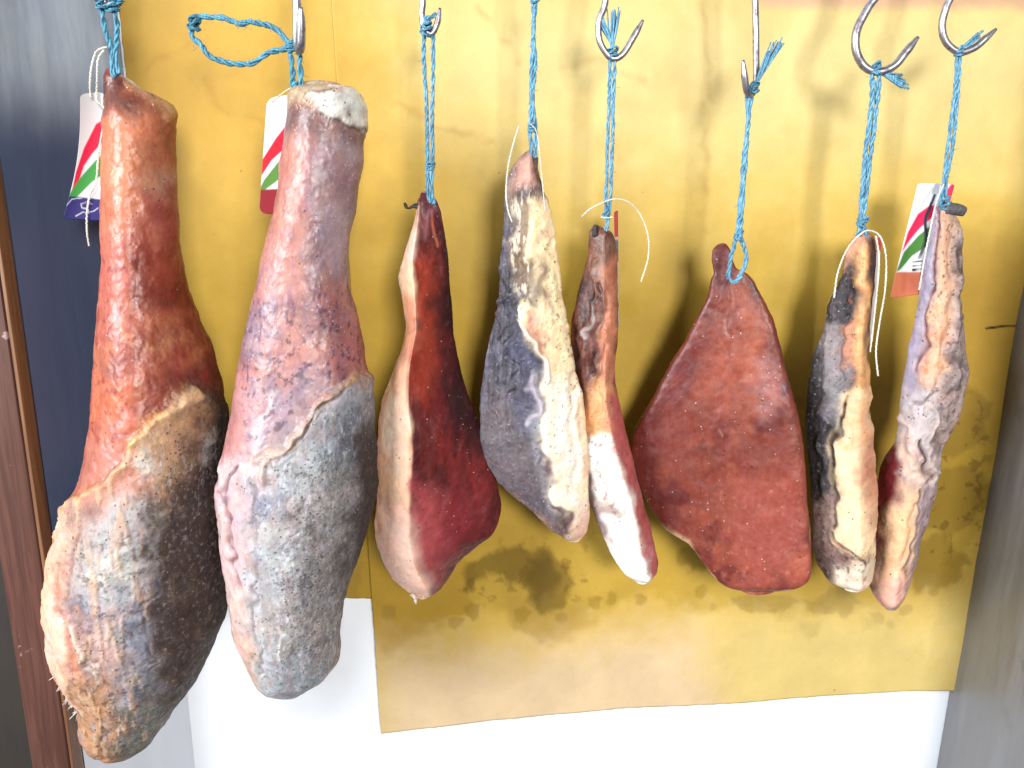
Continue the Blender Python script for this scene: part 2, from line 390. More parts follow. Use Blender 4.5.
def paper(name, TL, TR, BL, BR, Y, bot, nx, nz, painter, parent=None, wave=.0012, thick=.0006):
    s = np.linspace(0, 1, nx); t = np.linspace(0, 1, nz); S, T = np.meshgrid(s, t)
    px = (TL[0] * (1 - S) + TR[0] * S) * (1 - T) + (BL[0] * (1 - S) + BR[0] * S) * T
    pt = TL[1] * (1 - S) + TR[1] * S; pb = np.interp(S, [b[0] for b in bot], [b[1] for b in bot])
    py = pt * (1 - T) + pb * T
    W = at(px.ravel(), py.ravel(), Y)
    q = W * 1000
    wv = fbm(q / 120, 3, 5) * wave + fbm(q / 35, 3, 8) * wave * .25
    W[:, 1] += wv - wave * 1.6
    edge = np.minimum(S, 1 - S).ravel() * abs(TR[0] - TL[0])
    dz = (fbm(q / 9, 3, 4) * .0006); W[:, 2] += dz * (T.ravel() > .999); W[:, 0] += dz * ((S.ravel() < .001) | (S.ravel() > .999))
    P = Paint(np.stack([px.ravel(), py.ravel()], 1), q, (225, 190, 95), 31, SHEETG)
    painter(P)
    n = nx * nz; idx = np.arange(n).reshape(nz, nx)
    a = idx[:-1, :-1].ravel(); b_ = idx[:-1, 1:].ravel(); c = idx[1:, 1:].ravel(); d = idx[1:, :-1].ravel()
    F1 = np.stack([a, d, c, b_], 1); F2 = np.stack([a, b_, c, d], 1) + n
    per = np.concatenate([idx[0, :], idx[1:, -1], idx[-1, -2::-1], idx[-2:0:-1, 0]])
    pn = np.roll(per, -1); F3 = np.stack([per, pn, pn + n, per + n], 1)
    Wb = W.copy(); Wb[:, 1] += thick
    o0 = W.mean(0); V = np.concatenate([W, Wb]) - o0
    o = mesh_np(name, V, np.concatenate([F1, F2, F3]), SHEET, None, np.concatenate([P.c, P.c]), np.concatenate([P.m, P.m]))
    o.location = o0
    return o

def stains_and_shade(P):
    P.wf = .3
    P.mott((234, 204, 120), 120, -.1, .9, .6)
    P.poly((240, 220, 156), [(380, -40), (1100, -40), (1100, 120), (900, 160), (600, 170), (420, 120)], 90, 12, a=.8)
    P.poly((212, 170, 74), [(60, -40), (330, -40), (380, 100), (360, 200), (60, 220)], 90, 12, a=.95)
    P.mott((206, 160, 80), 90, .4, .5, .2)
    # grease soaked band behind and below the hanging meat, brown shade painted between hams
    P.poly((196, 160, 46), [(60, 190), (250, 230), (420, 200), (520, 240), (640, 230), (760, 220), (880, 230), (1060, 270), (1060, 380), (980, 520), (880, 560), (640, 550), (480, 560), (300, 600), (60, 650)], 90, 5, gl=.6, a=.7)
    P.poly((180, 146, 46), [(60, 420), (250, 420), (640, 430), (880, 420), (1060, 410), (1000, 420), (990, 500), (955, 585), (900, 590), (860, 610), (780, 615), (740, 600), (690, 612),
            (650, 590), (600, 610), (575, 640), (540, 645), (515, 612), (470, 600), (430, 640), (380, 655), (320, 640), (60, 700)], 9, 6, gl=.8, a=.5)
    P.poly((120, 82, 26), [(195, 200), (250, 250), (300, 240), (380, 210), (400, 300), (396, 420), (380, 610), (300, 610), (190, 500)], 60, 8, a=.35)  # painted shade in the gaps beside the second ham
    P.poly((212, 176, 78), [(376, 500), (620, 500), (640, 560), (600, 600), (560, 590), (510, 600), (450, 610), (420, 640), (376, 652)], 10, 6, a=.6)
    P.poly((196, 158, 62), [(360, 560), (480, 560), (470, 605), (430, 628), (405, 642), (360, 655)], 3, 5, a=.8)
    P.poly((196, 162, 78), [(505, 600), (545, 596), (578, 606), (572, 632), (545, 642), (515, 630)], 4, 5, a=.75)
    P.poly((200, 160, 66), [(940, 240), (1060, 240), (1060, 400), (985, 420), (960, 400)], 40, 10, a=.7)
    # the big brown blotch and its neighbours
    P.poly((112, 88, 32), [(497, 548), (520, 542), (545, 552), (566, 560), (578, 578), (570, 592), (560, 604), (540, 610), (524, 598), (520, 582), (505, 576), (488, 572), (470, 590), (466, 572), (480, 556)], 5, 6, a=.62)
    P.poly((96, 74, 30), [(524, 556), (548, 558), (560, 572), (552, 592), (534, 602), (528, 580)], 6, 5, a=.55)
    P.mott((120, 92, 36), 13, .3, .2, .4, [(440, 540), (600, 540), (600, 605), (450, 600)], psoft=18)
    for q in ([(925, 400), (960, 380), (990, 400), (985, 440), (955, 452), (925, 450)],
              [(935, 470), (965, 462), (985, 480), (975, 520), (940, 540), (915, 520)],
              [(905, 540), (940, 535), (972, 560), (950, 580), (915, 590)], [(800, 600), (830, 590), (860, 600), (850, 612), (815, 612)],
              [(680, 545), (700, 548), (708, 562), (690, 572), (678, 562)], [(735, 595), (790, 592), (800, 604), (760, 612), (735, 606)]):
        P.poly((150, 120, 38), q, 3, 5, a=.55)
    P.mott((112, 84, 30), 11, .3, .15, .55, [(925, 400), (985, 390), (985, 545), (920, 560)], psoft=14)
    for x, y, r in ((470, 610, 9), (455, 622, 6), (522, 612, 8), (596, 602, 7), (612, 596, 5), (640, 600, 6), (700, 590, 6), (712, 604, 4), (826, 604, 8), (842, 612, 5), (876, 616, 7), (890, 622, 5), (905, 606, 6), (560, 616, 6), (965, 470, 7), (974, 500, 6), (946, 560, 6), (934, 588, 6), (390, 612, 8)):
        P.poly((168, 134, 50), [(x - r, y - r * .6), (x, y - r), (x + r, y - r * .5), (x + r * .8, y + r * .8), (x, y + r * 1.2), (x - r * .8, y + r * .7)], 1.6, 3, a=.55)
    for x, y, r in ((655, 672, 5), (655, 690, 4), (868, 622, 6), (810, 628, 7), (806, 400, 8), (930, 470, 7), (770, 560, 6), (958, 414, 4)):
        P.poly((180, 150, 60), [(x - r, y - r), (x + r, y - r), (x + r, y + r), (x - r, y + r)], 4, 4, a=.6)
    P.line((190, 130, 80), 5, [(530, 700), (548, 682), (560, 676)], 5, 5, a=.45)
    # brown drip marks, rubbed lines, and painted string and loop shadows on the upper paper
    for l in ([(120, 84), (150, 62), (195, 44)], [(205, 78), (214, 104), (232, 118), (262, 124)], [(480, 10), (500, 40), (520, 60)],
              [(395, 105), (430, 122), (490, 142)], [(560, 70), (600, 60), (640, 80)], [(700, 100), (706, 150), (702, 230)], [(705, 0), (708, 100)]):
        P.line((176, 120, 48), 5, l, 9, 3, a=.3)
    P.line((50, 32, 18), 2.2, [(985, 328), (998, 327), (1008, 326), (1024, 326)], 1.2, .6)
    P.poly((214, 170, 140), [(690, -40), (1100, -40), (1100, 9), (820, 9), (760, 5)], 8, 2, a=.85)
    P.poly((232, 206, 172), [(376, 650), (520, 648), (700, 625), (740, 760), (376, 760)], 40, 8, a=.85)
    P.poly((226, 208, 148), [(720, 614), (960, 600), (960, 760), (720, 760)], 40, 10, a=.6)

shA = paper('yellow_paper_sheet', (115, -30), (560, -30), (182, 596), (520, 600), -.0005, [(0, 596), (1, 600)], 300, 420, stains_and_shade, wave=.0006)
tag(shA, 'yellow paper behind the two big hams, ending in a short straight lower edge', 'paper sheet', 'yellow paper sheets pinned to the wall')
shB = paper('yellow_paper_sheet', (330, -30), (1090, -30), (381, 733), (956, 690), -.005, [(0, 733), (.04, 730), (.2, 719), (.42, 708), (.62, 702), (.78, 694), (.92, 690), (1, 690)], 500, 560, stains_and_shade, wave=.0016)
tag(shB, 'large grease stained yellow paper behind the six smaller meat pieces, hanging lower', 'paper sheet', 'yellow paper sheets pinned to the wall')

# ------------------------------------------------------------------ meat builder
def build_piece(root_name, keys, Yc, depth, painter, base, parts, label, cat, group=None, crest=None, px_=1.2, p=2.0, q=2.0,
                back=.8, seed=1, amp=(1.6, .5), sm=3, er=9):
    """keys: (y, left, right) of the outline; the body bulges towards the viewer from a vertical plane that faces the camera"""
    keys = sorted(keys); ky = np.array([k[0] for k in keys], float); kl = np.array([k[1] for k in keys], float); kr = np.array([k[2] for k in keys], float)
    y0, y1 = ky[0], ky[-1]; nr = int((y1 - y0) / px_)
    t = np.linspace(0, 1, nr); e = 0.5 - 0.5 * np.cos(math.pi * t); t = t * .8 + e * .2
    yy = y0 + (y1 - y0) * t
    L = np.interp(yy, ky, kl); Rr = np.interp(yy, ky, kr)
    k_ = np.exp(-np.linspace(-2, 2, 2 * sm + 1) ** 2); k_ /= k_.sum()
    pad = lambda a: np.convolve(np.pad(a, sm, mode='reflect', reflect_type='odd'), k_, 'valid')
    L, Rr = pad(L), pad(Rr)
    D = np.interp(yy, [d[0] for d in depth], [d[1] for d in depth]); D = np.convolve(np.pad(D, 15, mode='edge'), np.ones(31) / 31, 'valid')
    W = (Rr - L) / 2; Wm = W.max()
    D = D * np.minimum(1, (np.maximum(W, .5) / Wm * 2.2)) ** .6
    # rounded ends
    endr = np.minimum(yy - y0, y1 - yy); D = D * np.sqrt(np.clip(1 - (1 - np.clip(endr / er, 0, 1)) ** 2, .05, 1))
    C = np.zeros(nr) if crest is None else np.clip((np.interp(yy, [c[0] for c in crest], [c[1] for c in crest]) - (L + Rr) / 2) / np.maximum(W, 1), -.93, .93)
    C = np.convolve(np.pad(C, 7, mode='edge'), np.ones(15) / 15, 'valid')
    nf = max(24, int(Wm * 2 * 1.15 / px_)); nb = max(14, nf // 3)
    a = np.linspace(0, 1, nf); sF = np.sin((a - .5) * math.pi) * .55 + (2 * a - 1) * .45
    b = np.linspace(0, 1, nb + 2)[1:-1]; sB = np.cos(b * math.pi)
    s = np.concatenate([sF, sB]); front = np.concatenate([np.ones(nf), np.zeros(nb)])
    S, Cm = np.meshgrid(s, C); Fm = np.broadcast_to(front, S.shape)
    g = lambda r, pp, qq: np.clip(1 - np.clip(r, 0, 1) ** pp, 0, 1) ** (1 / qq)
    r = np.where(S < Cm, (Cm - S) / (Cm + 1), (S - Cm) / (1 - Cm))
    dep = np.where(Fm > .5, -g(r, p, q), back * g(np.abs(S), 2.2, 2.0))
    # object plane: vertical, facing the camera
    cx = (kl.mean() + kr.mean()) / 2; cy = (y0 + y1) / 2
    cen = at(cx, cy, Yc); hd = np.array([cen[0] - CAM[0], cen[1] - CAM[1]]); hd /= np.linalg.norm(hd)
    nrm = np.array([hd[0], hd[1], 0.0])                 # away from the camera
    def plane(px, py):
        ax, az = ray(px, py); d = np.stack([ax, np.ones_like(ax), az], -1)
        k = ((cen - CAM) @ nrm) / (d @ nrm)
        return CAM + d * k[..., None]
    X = (L + Rr)[:, None] / 2 + S * W[:, None]; Yp = np.broadcast_to(yy[:, None], X.shape)
    Pl = plane(X, Yp); B = Pl + nrm * (dep * D[:, None] * .001)[..., None]
    # the outline drifts outward where the body bulges; the paint follows the body's own sight direction
    v = cen - CAM; v = v / (v @ nrm)
    off = (B - Pl) @ nrm
    side = np.array([hd[1], -hd[0], 0.0])
    mm = lambda W3: (np.stack([(W3 - cen) @ side, (W3 - cen) @ nrm, W3[..., 2] - cen[2]], -1) * 1000)
    flat = B - v * off[..., None]
    # back to photograph units on the body's plane
    rel = flat - CAM; f_ = rel[..., 1] * cp - rel[..., 2] * sp_ ; u_ = rel[..., 1] * sp_ + rel[..., 2] * cp
    qx = 512 + FPX * rel[..., 0] / f_; qy = 384 - FPX * u_ / f_
    P2 = np.stack([qx.ravel(), qy.ravel()], 1); Q = mm(B).reshape(-1, 3)
    P = Paint(P2, Q, base, seed); painter(P); P.finish()
    nrow, ncol = S.shape
    def normals(G):
        du = np.roll(G, -1, 1) - np.roll(G, 1, 1); dv = np.gradient(G, axis=0)
        n = np.cross(dv, du); ln = np.linalg.norm(n, axis=2, keepdims=True); return n / np.maximum(ln, 1e-12)
    Nn = normals(B); cc = B.mean(1, keepdims=True)
    if ((B - cc) * Nn).sum() < 0: Nn = -Nn; flip = True
    else: flip = False
    h = P.h + fbm(Q / 22, 4, seed) * amp[0] + fbm(Q / 5, 3, seed + 3) * amp[1] * (.5 + P.m[:, 0] * 1.2)
    endf = np.clip(np.minimum(yy - y0, y1 - yy) / 8, 0, 1)[:, None]
    G = B + Nn * (h.reshape(nrow, ncol) * (.25 + .75 * endf) * .001)[..., None]
    # close the ends with shrinking rings
    rings = [G]; colr = [P.c.reshape(nrow, ncol, 3)]; mkr = [P.m.reshape(nrow, ncol, 3)]
    def cap(row, sgn, ci, mi):
        c0 = row.mean(0); out = []
        R0 = np.linalg.norm(row - c0, axis=1).mean()
        for f2, z in ((.92, .16), (.75, .34), (.5, .46), (.25, .52), (.04, .54)):
            rr = c0 + (row - c0) * f2; rr = rr + np.array([0, 0, sgn * min(R0, .008) * z]); rr[:, 2] += fbm(rr * 1000 / 5, 3, seed) * .0008 * (1 - f2)
            out.append(rr)
        return out
    top = cap(G[0], 1, 0, 0)[::-1]; bot = cap(G[-1], -1, 0, 0)
    G = np.concatenate([np.array(top), G, np.array(bot)]); Cc = colr[0]; Mm = mkr[0]
    Cc = np.concatenate([np.repeat(Cc[:1], 5, 0), Cc, np.repeat(Cc[-1:], 5, 0)]); Mm = np.concatenate([np.repeat(Mm[:1], 5, 0), Mm, np.repeat(Mm[-1:], 5, 0)])
    P2g = P2.reshape(nrow, ncol, 2); P2g = np.concatenate([np.repeat(P2g[:1], 5, 0), P2g, np.repeat(P2g[-1:], 5, 0)])
    NN = normals(G)
    if flip: NN = -NN
    nrow = G.shape[0]; idx = np.arange(nrow * ncol).reshape(nrow, ncol)
    a_ = idx[:-1, :]; b_ = np.roll(a_, -1, 1); d_ = idx[1:, :]; c_ = np.roll(d_, -1, 1)
    F = np.stack([a_.ravel(), b_.ravel(), c_.ravel(), d_.ravel()], 1)
    f0 = F[len(F) // 2 + ncol // 4]; gv = G.reshape(-1, 3)
    fn = np.cross(gv[f0[1]] - gv[f0[0]], gv[f0[3]] - gv[f0[0]])
    if fn @ NN.reshape(-1, 3)[f0[0]] < 0: F = F[:, ::-1]
    base_pt = np.array([cen[0], cen[1], G[..., 2].max()])
    root = empty(root_name, base_pt)
    V = gv - base_pt; Nv = NN.reshape(-1, 3); Cv = Cc.reshape(-1, 3); Mv = Mm.reshape(-1, 3); Pv = P2g.reshape(-1, 2)
    # split into named parts
    fc = Pv[F].mean(1); own = np.zeros(len(F), int)
    wn = fbm(gv[F[:, 0]] * 1000 / 12, 3, seed + 40)[:, None] * 2
    for i, pt in enumerate(parts[1:], 1):
        own[poly_sd(fc + wn, pt[1]) > 0] = i
    for i, pt in enumerate(parts):
        Fi = F[own == i]
        if not len(Fi): continue
        used, inv = np.unique(Fi, return_inverse=True)
        mesh_np(pt[0], V[used], inv.reshape(Fi.shape), FAT if 'fat' in pt[0] else MEAT, root, Cv[used], Mv[used], Nv[used])
    tag(root, label, cat, group)
    return root

HG = 'whole hams hanging at the left'; CG = 'cured pork pieces hanging in a row'

# ---- ham 1
def paint1(P):
    P.wk = 1.5; P.wf = .38; P.sk = 2.1; P.hk = 1.5; P.m[:, 1] = .6
    P.mott((204, 130, 104), 22, -.1, .5, .8, stretch=(.6, 1, 2.2)); P.mott((160, 62, 52), 18, .15, .4, .7, stretch=(.7, 1, 2))
    P.poly((226, 150, 112), [(108, 125), (160, 125), (150, 235), (110, 240)], 22, 8, a=.85)  # pale highlight along the shank, painted into the rind
    P.poly((212, 128, 118), [(98, 240), (140, 235), (140, 310), (96, 330)], 16, 8, a=.7)
    P.poly((150, 62, 34), [(146, 255), (185, 250), (205, 320), (160, 345), (140, 310)], 14, 8, a=.85)  # darker right side: redder rind with shading painted in
    P.poly((84, 36, 26), [(166, 300), (200, 290), (228, 370), (226, 400), (190, 360)], 18, 8, a=.7); P.poly((118, 58, 48), [(158, 120), (180, 120), (182, 260), (164, 260)], 10, 6, a=.6)
    P.line((120, 42, 34), 5, [(146, 262), (143, 290), (150, 325)], 8, 4, a=.5, h=-.3)
    P.poly((164, 66, 80), [(148, 196), (176, 196), (178, 236), (152, 236)], 10, 6, a=.75)
    P.poly((96, 60, 58), [(100, 64), (122, 70), (128, 100), (150, 118), (128, 130), (106, 116), (98, 100)], 9, 6, a=.95)
    P.poly((206, 160, 112), [(122, 78), (150, 92), (178, 100), (178, 120), (162, 124), (142, 106), (124, 92)], 4, 5, pep=.3, h=1.5)
    P.line((90, 58, 40), 3, [(142, 100), (158, 116), (176, 126)], 3, 3, a=.8)
    P.line((235, 225, 215), 6, [(120, 76), (128, 84), (138, 92)], 3, 3, h=1)
    P.poly((216, 190, 170), [(140, 186), (175, 180), (168, 196), (146, 200)], 8, 5, a=.5, salt=.6)
    # streaks round the thick part
    for q, c in (([(112, 350), (150, 330), (196, 316)], (222, 140, 96)), ([(118, 402), (160, 372), (206, 350)], (216, 138, 90)), ([(150, 352), (172, 342), (190, 346)], (232, 190, 120)),
                 ([(122, 392), (165, 352), (205, 335)], (196, 104, 76)), ([(120, 420), (150, 402), (180, 384)], (204, 110, 84))):
        P.line(c, 6, q, 14, 3, a=.5, h=.6)
    P.poly((112, 34, 38), [(176, 372), (214, 355), (226, 390), (190, 396), (160, 400)], 12, 6, a=.85)
    P.poly((96, 44, 70), [(108, 366), (124, 360), (126, 376), (112, 380)], 8, 4, a=.8)
    P.poly((226, 136, 96), [(96, 380), (122, 376), (126, 420), (98, 440)], 12, 6, a=.6)
    P.line((120, 42, 40), 4, [(116, 410), (118, 440), (122, 452)], 5, 5, a=.6)
    P.poly((212, 150, 140), [(84, 440), (120, 432), (112, 470), (76, 500)], 12, 6, a=.7)
    P.mott((150, 56, 56), 7, .3, .2, .6, [(90, 250), (220, 250), (220, 400), (90, 500)])
    P.desat([(60, 60), (240, 60), (240, 400), (60, 520)], .08); P.c *= np.array([.98, .93, .84])
    # cut face with crust, mould and fat edge
    cutp = [(190, 388), (165, 408), (138, 434), (130, 452), (104, 478), (66, 512), (44, 560), (40, 640), (70, 770), (160, 770), (250, 640), (250, 420), (220, 400)]
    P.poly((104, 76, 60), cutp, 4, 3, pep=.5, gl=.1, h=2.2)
    P.poly((206, 158, 100), [(190, 392), (162, 412), (136, 436), (134, 456), (150, 462), (160, 490), (176, 470), (190, 440), (200, 410)], 8, 6, pep=.35, h=1.2)
    P.poly((232, 172, 118), [(148, 440), (176, 430), (172, 470), (150, 480)], 14, 6, a=.7)
    P.line((236, 188, 130), 7, [(68, 512), (98, 486), (124, 460), (136, 438), (160, 414), (192, 392)], 4, 3, h=2, pep=.1)
    P.poly((222, 130, 80), [(88, 494), (132, 454), (144, 470), (132, 510), (96, 520)], 9, 6, a=.9, pep=.15)
    P.poly((96, 62, 40), [(158, 452), (196, 430), (204, 520), (170, 560), (150, 540)], 14, 8, a=.5, pep=.7)
    P.poly((44, 26, 22), [(196, 396), (240, 390), (240, 620), (214, 600), (204, 520), (190, 470)], 16, 8, a=.9, pep=.4)  # dark mould and shading painted together on the right flank
    P.poly((186, 176, 174), [(90, 512), (128, 488), (150, 500), (146, 540), (140, 600), (156, 660), (140, 700), (118, 690), (112, 640), (92, 600), (72, 580), (76, 530)], 9, 7, pep=.12)
    P.poly((150, 160, 190), [(120, 580), (148, 570), (152, 670), (128, 680)], 12, 7, a=.7, pep=.5)
    P.poly((110, 124, 168), [(78, 580), (96, 586), (104, 620), (88, 622)], 9, 6, a=.7, pep=.3)
    P.poly((206, 204, 196), [(104, 546), (126, 536), (130, 550), (118, 562), (106, 574), (98, 572)], 4, 5, h=1.2, pep=.1)
    P.poly((224, 178, 164), [(90, 612), (120, 604), (122, 650), (98, 660), (82, 640)], 10, 7, a=.85, pep=.15)
    P.line((240, 226, 210), 3, [(82, 618), (88, 640), (96, 660)], 2, 4, h=.8); P.line((240, 226, 210), 2.5, [(98, 645), (98, 672)], 2, 3, h=.8)
    P.poly((232, 170, 136), [(68, 512), (82, 516), (74, 560), (76, 600), (90, 650), (84, 690), (60, 680), (44, 640), (44, 570)], 6, 5, pep=.05, gl=.5, h=1.8)
    P.poly((248, 216, 188), [(54, 600), (66, 596), (72, 640), (60, 650)], 8, 5, a=.8)
    P.line((196, 96, 50), 6, [(66, 560), (72, 600), (78, 640), (86, 656)], 5, 4, a=.75, h=-1.4)
    P.poly((206, 146, 88), [(80, 672), (118, 664), (122, 756), (78, 760)], 10, 7, a=.95, pep=.15)
    P.poly((140, 142, 130), [(122, 690), (170, 680), (180, 700), (150, 745), (122, 758)], 9, 7, pep=.75, a=.9)
    P.line((80, 50, 36), 4, [(102, 700), (106, 730), (104, 752)], 4, 4, a=.7, h=-1.5)
    P.poly((226, 222, 214), [(192, 440), (204, 432), (200, 456)], 5, 5, a=.6); P.poly((220, 210, 200), [(136, 458), (146, 452), (150, 466), (140, 472)], 4, 4, h=1)
    P.mott((150, 112, 70), 9, .15, .3, .75, [(148, 540), (215, 560), (200, 680), (160, 700), (150, 620)], pep=.8)
    P.mott((30, 20, 18), 6, .25, .25, .8, [(150, 520), (230, 420), (230, 620), (180, 700)])
    P.mott((96, 60, 66), 6, .35, .2, .6, [(80, 520), (150, 500), (150, 700), (80, 700)])
    P.mott((222, 178, 134), 12, .2, .3, .55, [(60, 500), (140, 450), (160, 560), (150, 740), (70, 740)], stretch=(.5, 1, 2.6), h=.8); face = [(80, 520), (150, 450), (215, 440), (225, 600), (170, 740), (90, 750)]
    P.mott((200, 198, 200), 3.2, .4, .25, .4, face, stretch=(.7, 1, 2.2)); P.mott((70, 46, 40), 3.0, .42, .22, .5, face)
    P.mott((196, 140, 112), 9, .3, .3, .35, [(70, 520), (150, 500), (150, 740), (80, 750)], stretch=(.5, 1, 2.5)); P.mott((160, 160, 176), 11, .25, .3, .4, [(80, 600), (150, 520), (170, 700), (90, 750)], stretch=(.6, 1, 2))
    P.line((240, 200, 166), 9, [(66, 520), (56, 560), (52, 610), (56, 648), (70, 672), (84, 700)], 6, 3, a=.75, h=1.2)
    P.line((120, 66, 50), 3, [(84, 516), (76, 556), (80, 600), (92, 640), (98, 664)], 4, 4, a=.6, h=-1.4)
    P.line((196, 186, 176), 3, [(128, 470), (150, 500), (158, 540), (150, 600)], 6, 6, a=.35, h=1.2); P.line((60, 40, 34), 3, [(148, 500), (152, 560), (144, 610), (150, 670)], 5, 6, a=.5, h=-1)
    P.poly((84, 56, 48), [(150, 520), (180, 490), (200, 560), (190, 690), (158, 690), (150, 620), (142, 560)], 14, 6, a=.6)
    P.poly((60, 40, 34), [(172, 520), (200, 470), (240, 420), (240, 620), (200, 690), (180, 700), (160, 620)], 18, 7, a=.6)  # more shading painted over the dark crust on the right
    P.desat([(190, 380), (60, 520), (40, 770), (260, 770), (260, 400)], .25)
H1 = [(70, 105, 118), (76, 103, 121), (84, 103, 128), (92, 103, 140), (98, 103, 158), (106, 103, 172), (114, 102, 176), (140, 101, 176), (190, 100, 177), (250, 101, 181), (290, 99, 189), (320, 96, 200), (345, 93, 212), (380, 92, 222), (430, 88, 227), (480, 79, 228), (510, 66, 228),
      (550, 56, 228), (580, 52, 227), (610, 48, 224), (628, 50, 215), (650, 53, 207), (672, 60, 196), (692, 74, 181), (706, 79, 170), (725, 83, 158), (738, 82, 148), (750, 88, 134), (756, 104, 122)]
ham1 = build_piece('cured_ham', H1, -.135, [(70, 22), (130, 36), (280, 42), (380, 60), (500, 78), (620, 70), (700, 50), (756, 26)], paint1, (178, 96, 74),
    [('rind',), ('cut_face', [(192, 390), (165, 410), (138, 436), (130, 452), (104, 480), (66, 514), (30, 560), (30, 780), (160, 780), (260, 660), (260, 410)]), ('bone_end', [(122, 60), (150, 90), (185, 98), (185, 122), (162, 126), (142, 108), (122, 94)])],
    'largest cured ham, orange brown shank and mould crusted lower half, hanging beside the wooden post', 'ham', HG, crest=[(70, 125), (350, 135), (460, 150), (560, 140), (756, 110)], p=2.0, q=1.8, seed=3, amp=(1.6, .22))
rs = np.random.RandomState(4)

# ---- ham 2
def paint2(P):
    P.wk = 1.5; P.wf = .38; P.sk = 2.1; P.hk = 1.5; P.m[:, 1] = .6
    P.mott((204, 140, 124), 24, -.1, .5, .8, stretch=(.6, 1, 2)); P.mott((128, 84, 110), 16, .12, .4, .7, stretch=(.6, 1, 2), salt=.3)
    P.m[:, 2] = .45
    P.poly((208, 130, 104), [(284, 134), (310, 130), (312, 200), (280, 260), (262, 270)], 8, 6, a=.85, salt=.15)
    P.poly((112, 78, 108), [(312, 146), (326, 146), (322, 220), (316, 300), (306, 300), (312, 220)], 8, 5, a=.75)
    P.poly((190, 170, 178), [(322, 150), (364, 146), (356, 220), (350, 280), (316, 270)], 10, 6, a=.7, salt=.95)
    P.poly((140, 84, 92), [(324, 176), (360, 172), (352, 212), (330, 206)], 8, 6, a=.6)
    P.poly((216, 146, 130), [(262, 250), (300, 250), (296, 290), (254, 296)], 10, 5, a=.7)
    P.poly((150, 130, 150), [(246, 308), (272, 306), (270, 345), (242, 350)], 10, 7, a=.8, salt=.5)
    P.poly((196, 112, 108), [(326, 310), (362, 312), (366, 372), (316, 372)], 14, 8, a=.7, salt=.85)
    P.poly((100, 72, 96), [(316, 315), (340, 318), (336, 340), (316, 340)], 10, 6, a=.6)
    P.poly((216, 146, 140), [(236, 380), (262, 370), (258, 430), (244, 462), (218, 462)], 10, 6, a=.85, salt=.15, gl=.5)
    P.poly((176, 152, 166), [(262, 392), (322, 376), (318, 410), (280, 440), (250, 450)], 12, 7, a=.75, salt=.7)
    P.line((232, 222, 214), 7, [(276, 388), (270, 410), (262, 440)], 5, 7, a=.7, salt=1)
    P.mott((86, 52, 84), 5, .32, .2, .7, [(245, 300), (365, 300), (365, 390), (245, 450)])
    P.desat([(200, 120), (400, 120), (400, 470), (200, 470)], .22)
    # bone end
    P.poly((112, 82, 78), [(284, 84), (300, 108), (316, 132), (340, 146), (370, 136), (370, 150), (300, 150), (284, 130)], 6, 5, a=.85)
    P.poly((196, 172, 140), [(286, 78), (360, 78), (358, 98), (330, 108), (310, 120), (292, 106)], 4, 5, pep=.5, salt=.3, h=1.2)
    P.poly((236, 232, 224), [(314, 108), (330, 100), (364, 102), (366, 130), (330, 138), (318, 126)], 3, 4, pep=.12, salt=0, h=1.6)
    P.line((84, 62, 58), 3, [(318, 128), (330, 139), (350, 136), (368, 130)], 3, 3, h=-.8)
    P.line((108, 80, 66), 2, [(308, 110), (326, 98), (336, 90)], 2, 4, a=.8); P.poly((110, 76, 70), [(344, 120), (350, 118), (351, 126), (345, 127)], 3, 3, a=.9)
    P.line((236, 224, 210), 4, [(330, 92), (346, 96), (356, 104)], 3, 3, h=.8)
    # lower cut face
    P.poly((196, 186, 190), [(368, 374), (332, 394), (310, 420), (276, 450), (250, 462), (218, 466), (210, 700), (340, 710), (400, 560), (400, 380)], 4, 3, pep=.35, salt=.25, gl=.15, h=2.2)
    P.poly((124, 136, 156), [(366, 384), (372, 460), (340, 470), (296, 460), (320, 425), (340, 400)], 9, 6, pep=.4, a=.9)
    P.poly((208, 222, 226), [(300, 440), (325, 446), (318, 470), (290, 480)], 8, 6, a=.6)
    P.line((186, 148, 112), 9, [(368, 374), (332, 394), (310, 422), (278, 450), (262, 464)], 4, 4, h=1.6, pep=.5); P.line((70, 46, 38), 3.5, [(340, 394), (318, 412), (302, 432), (284, 446)], 2.5, 4, h=-2.5)
    P.line((222, 184, 160), 6, [(300, 424), (274, 450), (262, 466)], 4, 4, h=1.2)
    P.poly((224, 172, 172), [(216, 466), (262, 462), (254, 500), (256, 600), (234, 610), (216, 540)], 7, 5, pep=.08, gl=.4)
    P.line((120, 66, 92), 3.5, [(236, 470), (230, 486), (236, 530), (244, 570), (252, 600)], 2.5, 3, h=-2, a=.85)
    P.poly((224, 160, 96), [(232, 596), (248, 592), (258, 640), (272, 690), (254, 690), (240, 660)], 6, 5, pep=.1, gl=.4)
    P.poly((236, 200, 180), [(238, 572), (256, 574), (258, 604), (240, 606)], 6, 5, a=.8)
    P.poly((196, 192, 194), [(256, 470), (292, 468), (290, 540), (294, 600), (300, 700), (268, 700), (256, 620)], 8, 7, pep=.1)
    P.poly((104, 104, 150), [(254, 482), (286, 476), (280, 500), (258, 506)], 9, 6, a=.75)
    P.poly((176, 184, 190), [(262, 552), (296, 552), (292, 590), (266, 596)], 9, 6, a=.7)
    P.poly((168, 158, 160), [(296, 470), (350, 462), (346, 560), (340, 672), (312, 676), (284, 600), (286, 540)], 9, 7, pep=.75, a=.9)
    P.poly((212, 208, 204), [(304, 474), (334, 470), (330, 520), (306, 520)], 14, 8, a=.5, pep=.8)
    P.poly((112, 62, 44), [(302, 514), (316, 512), (314, 524), (304, 526)], 5, 5, a=.6); P.poly((240, 240, 236), [(288, 550), (294, 548), (295, 560), (289, 560)], 3, 3, h=1)
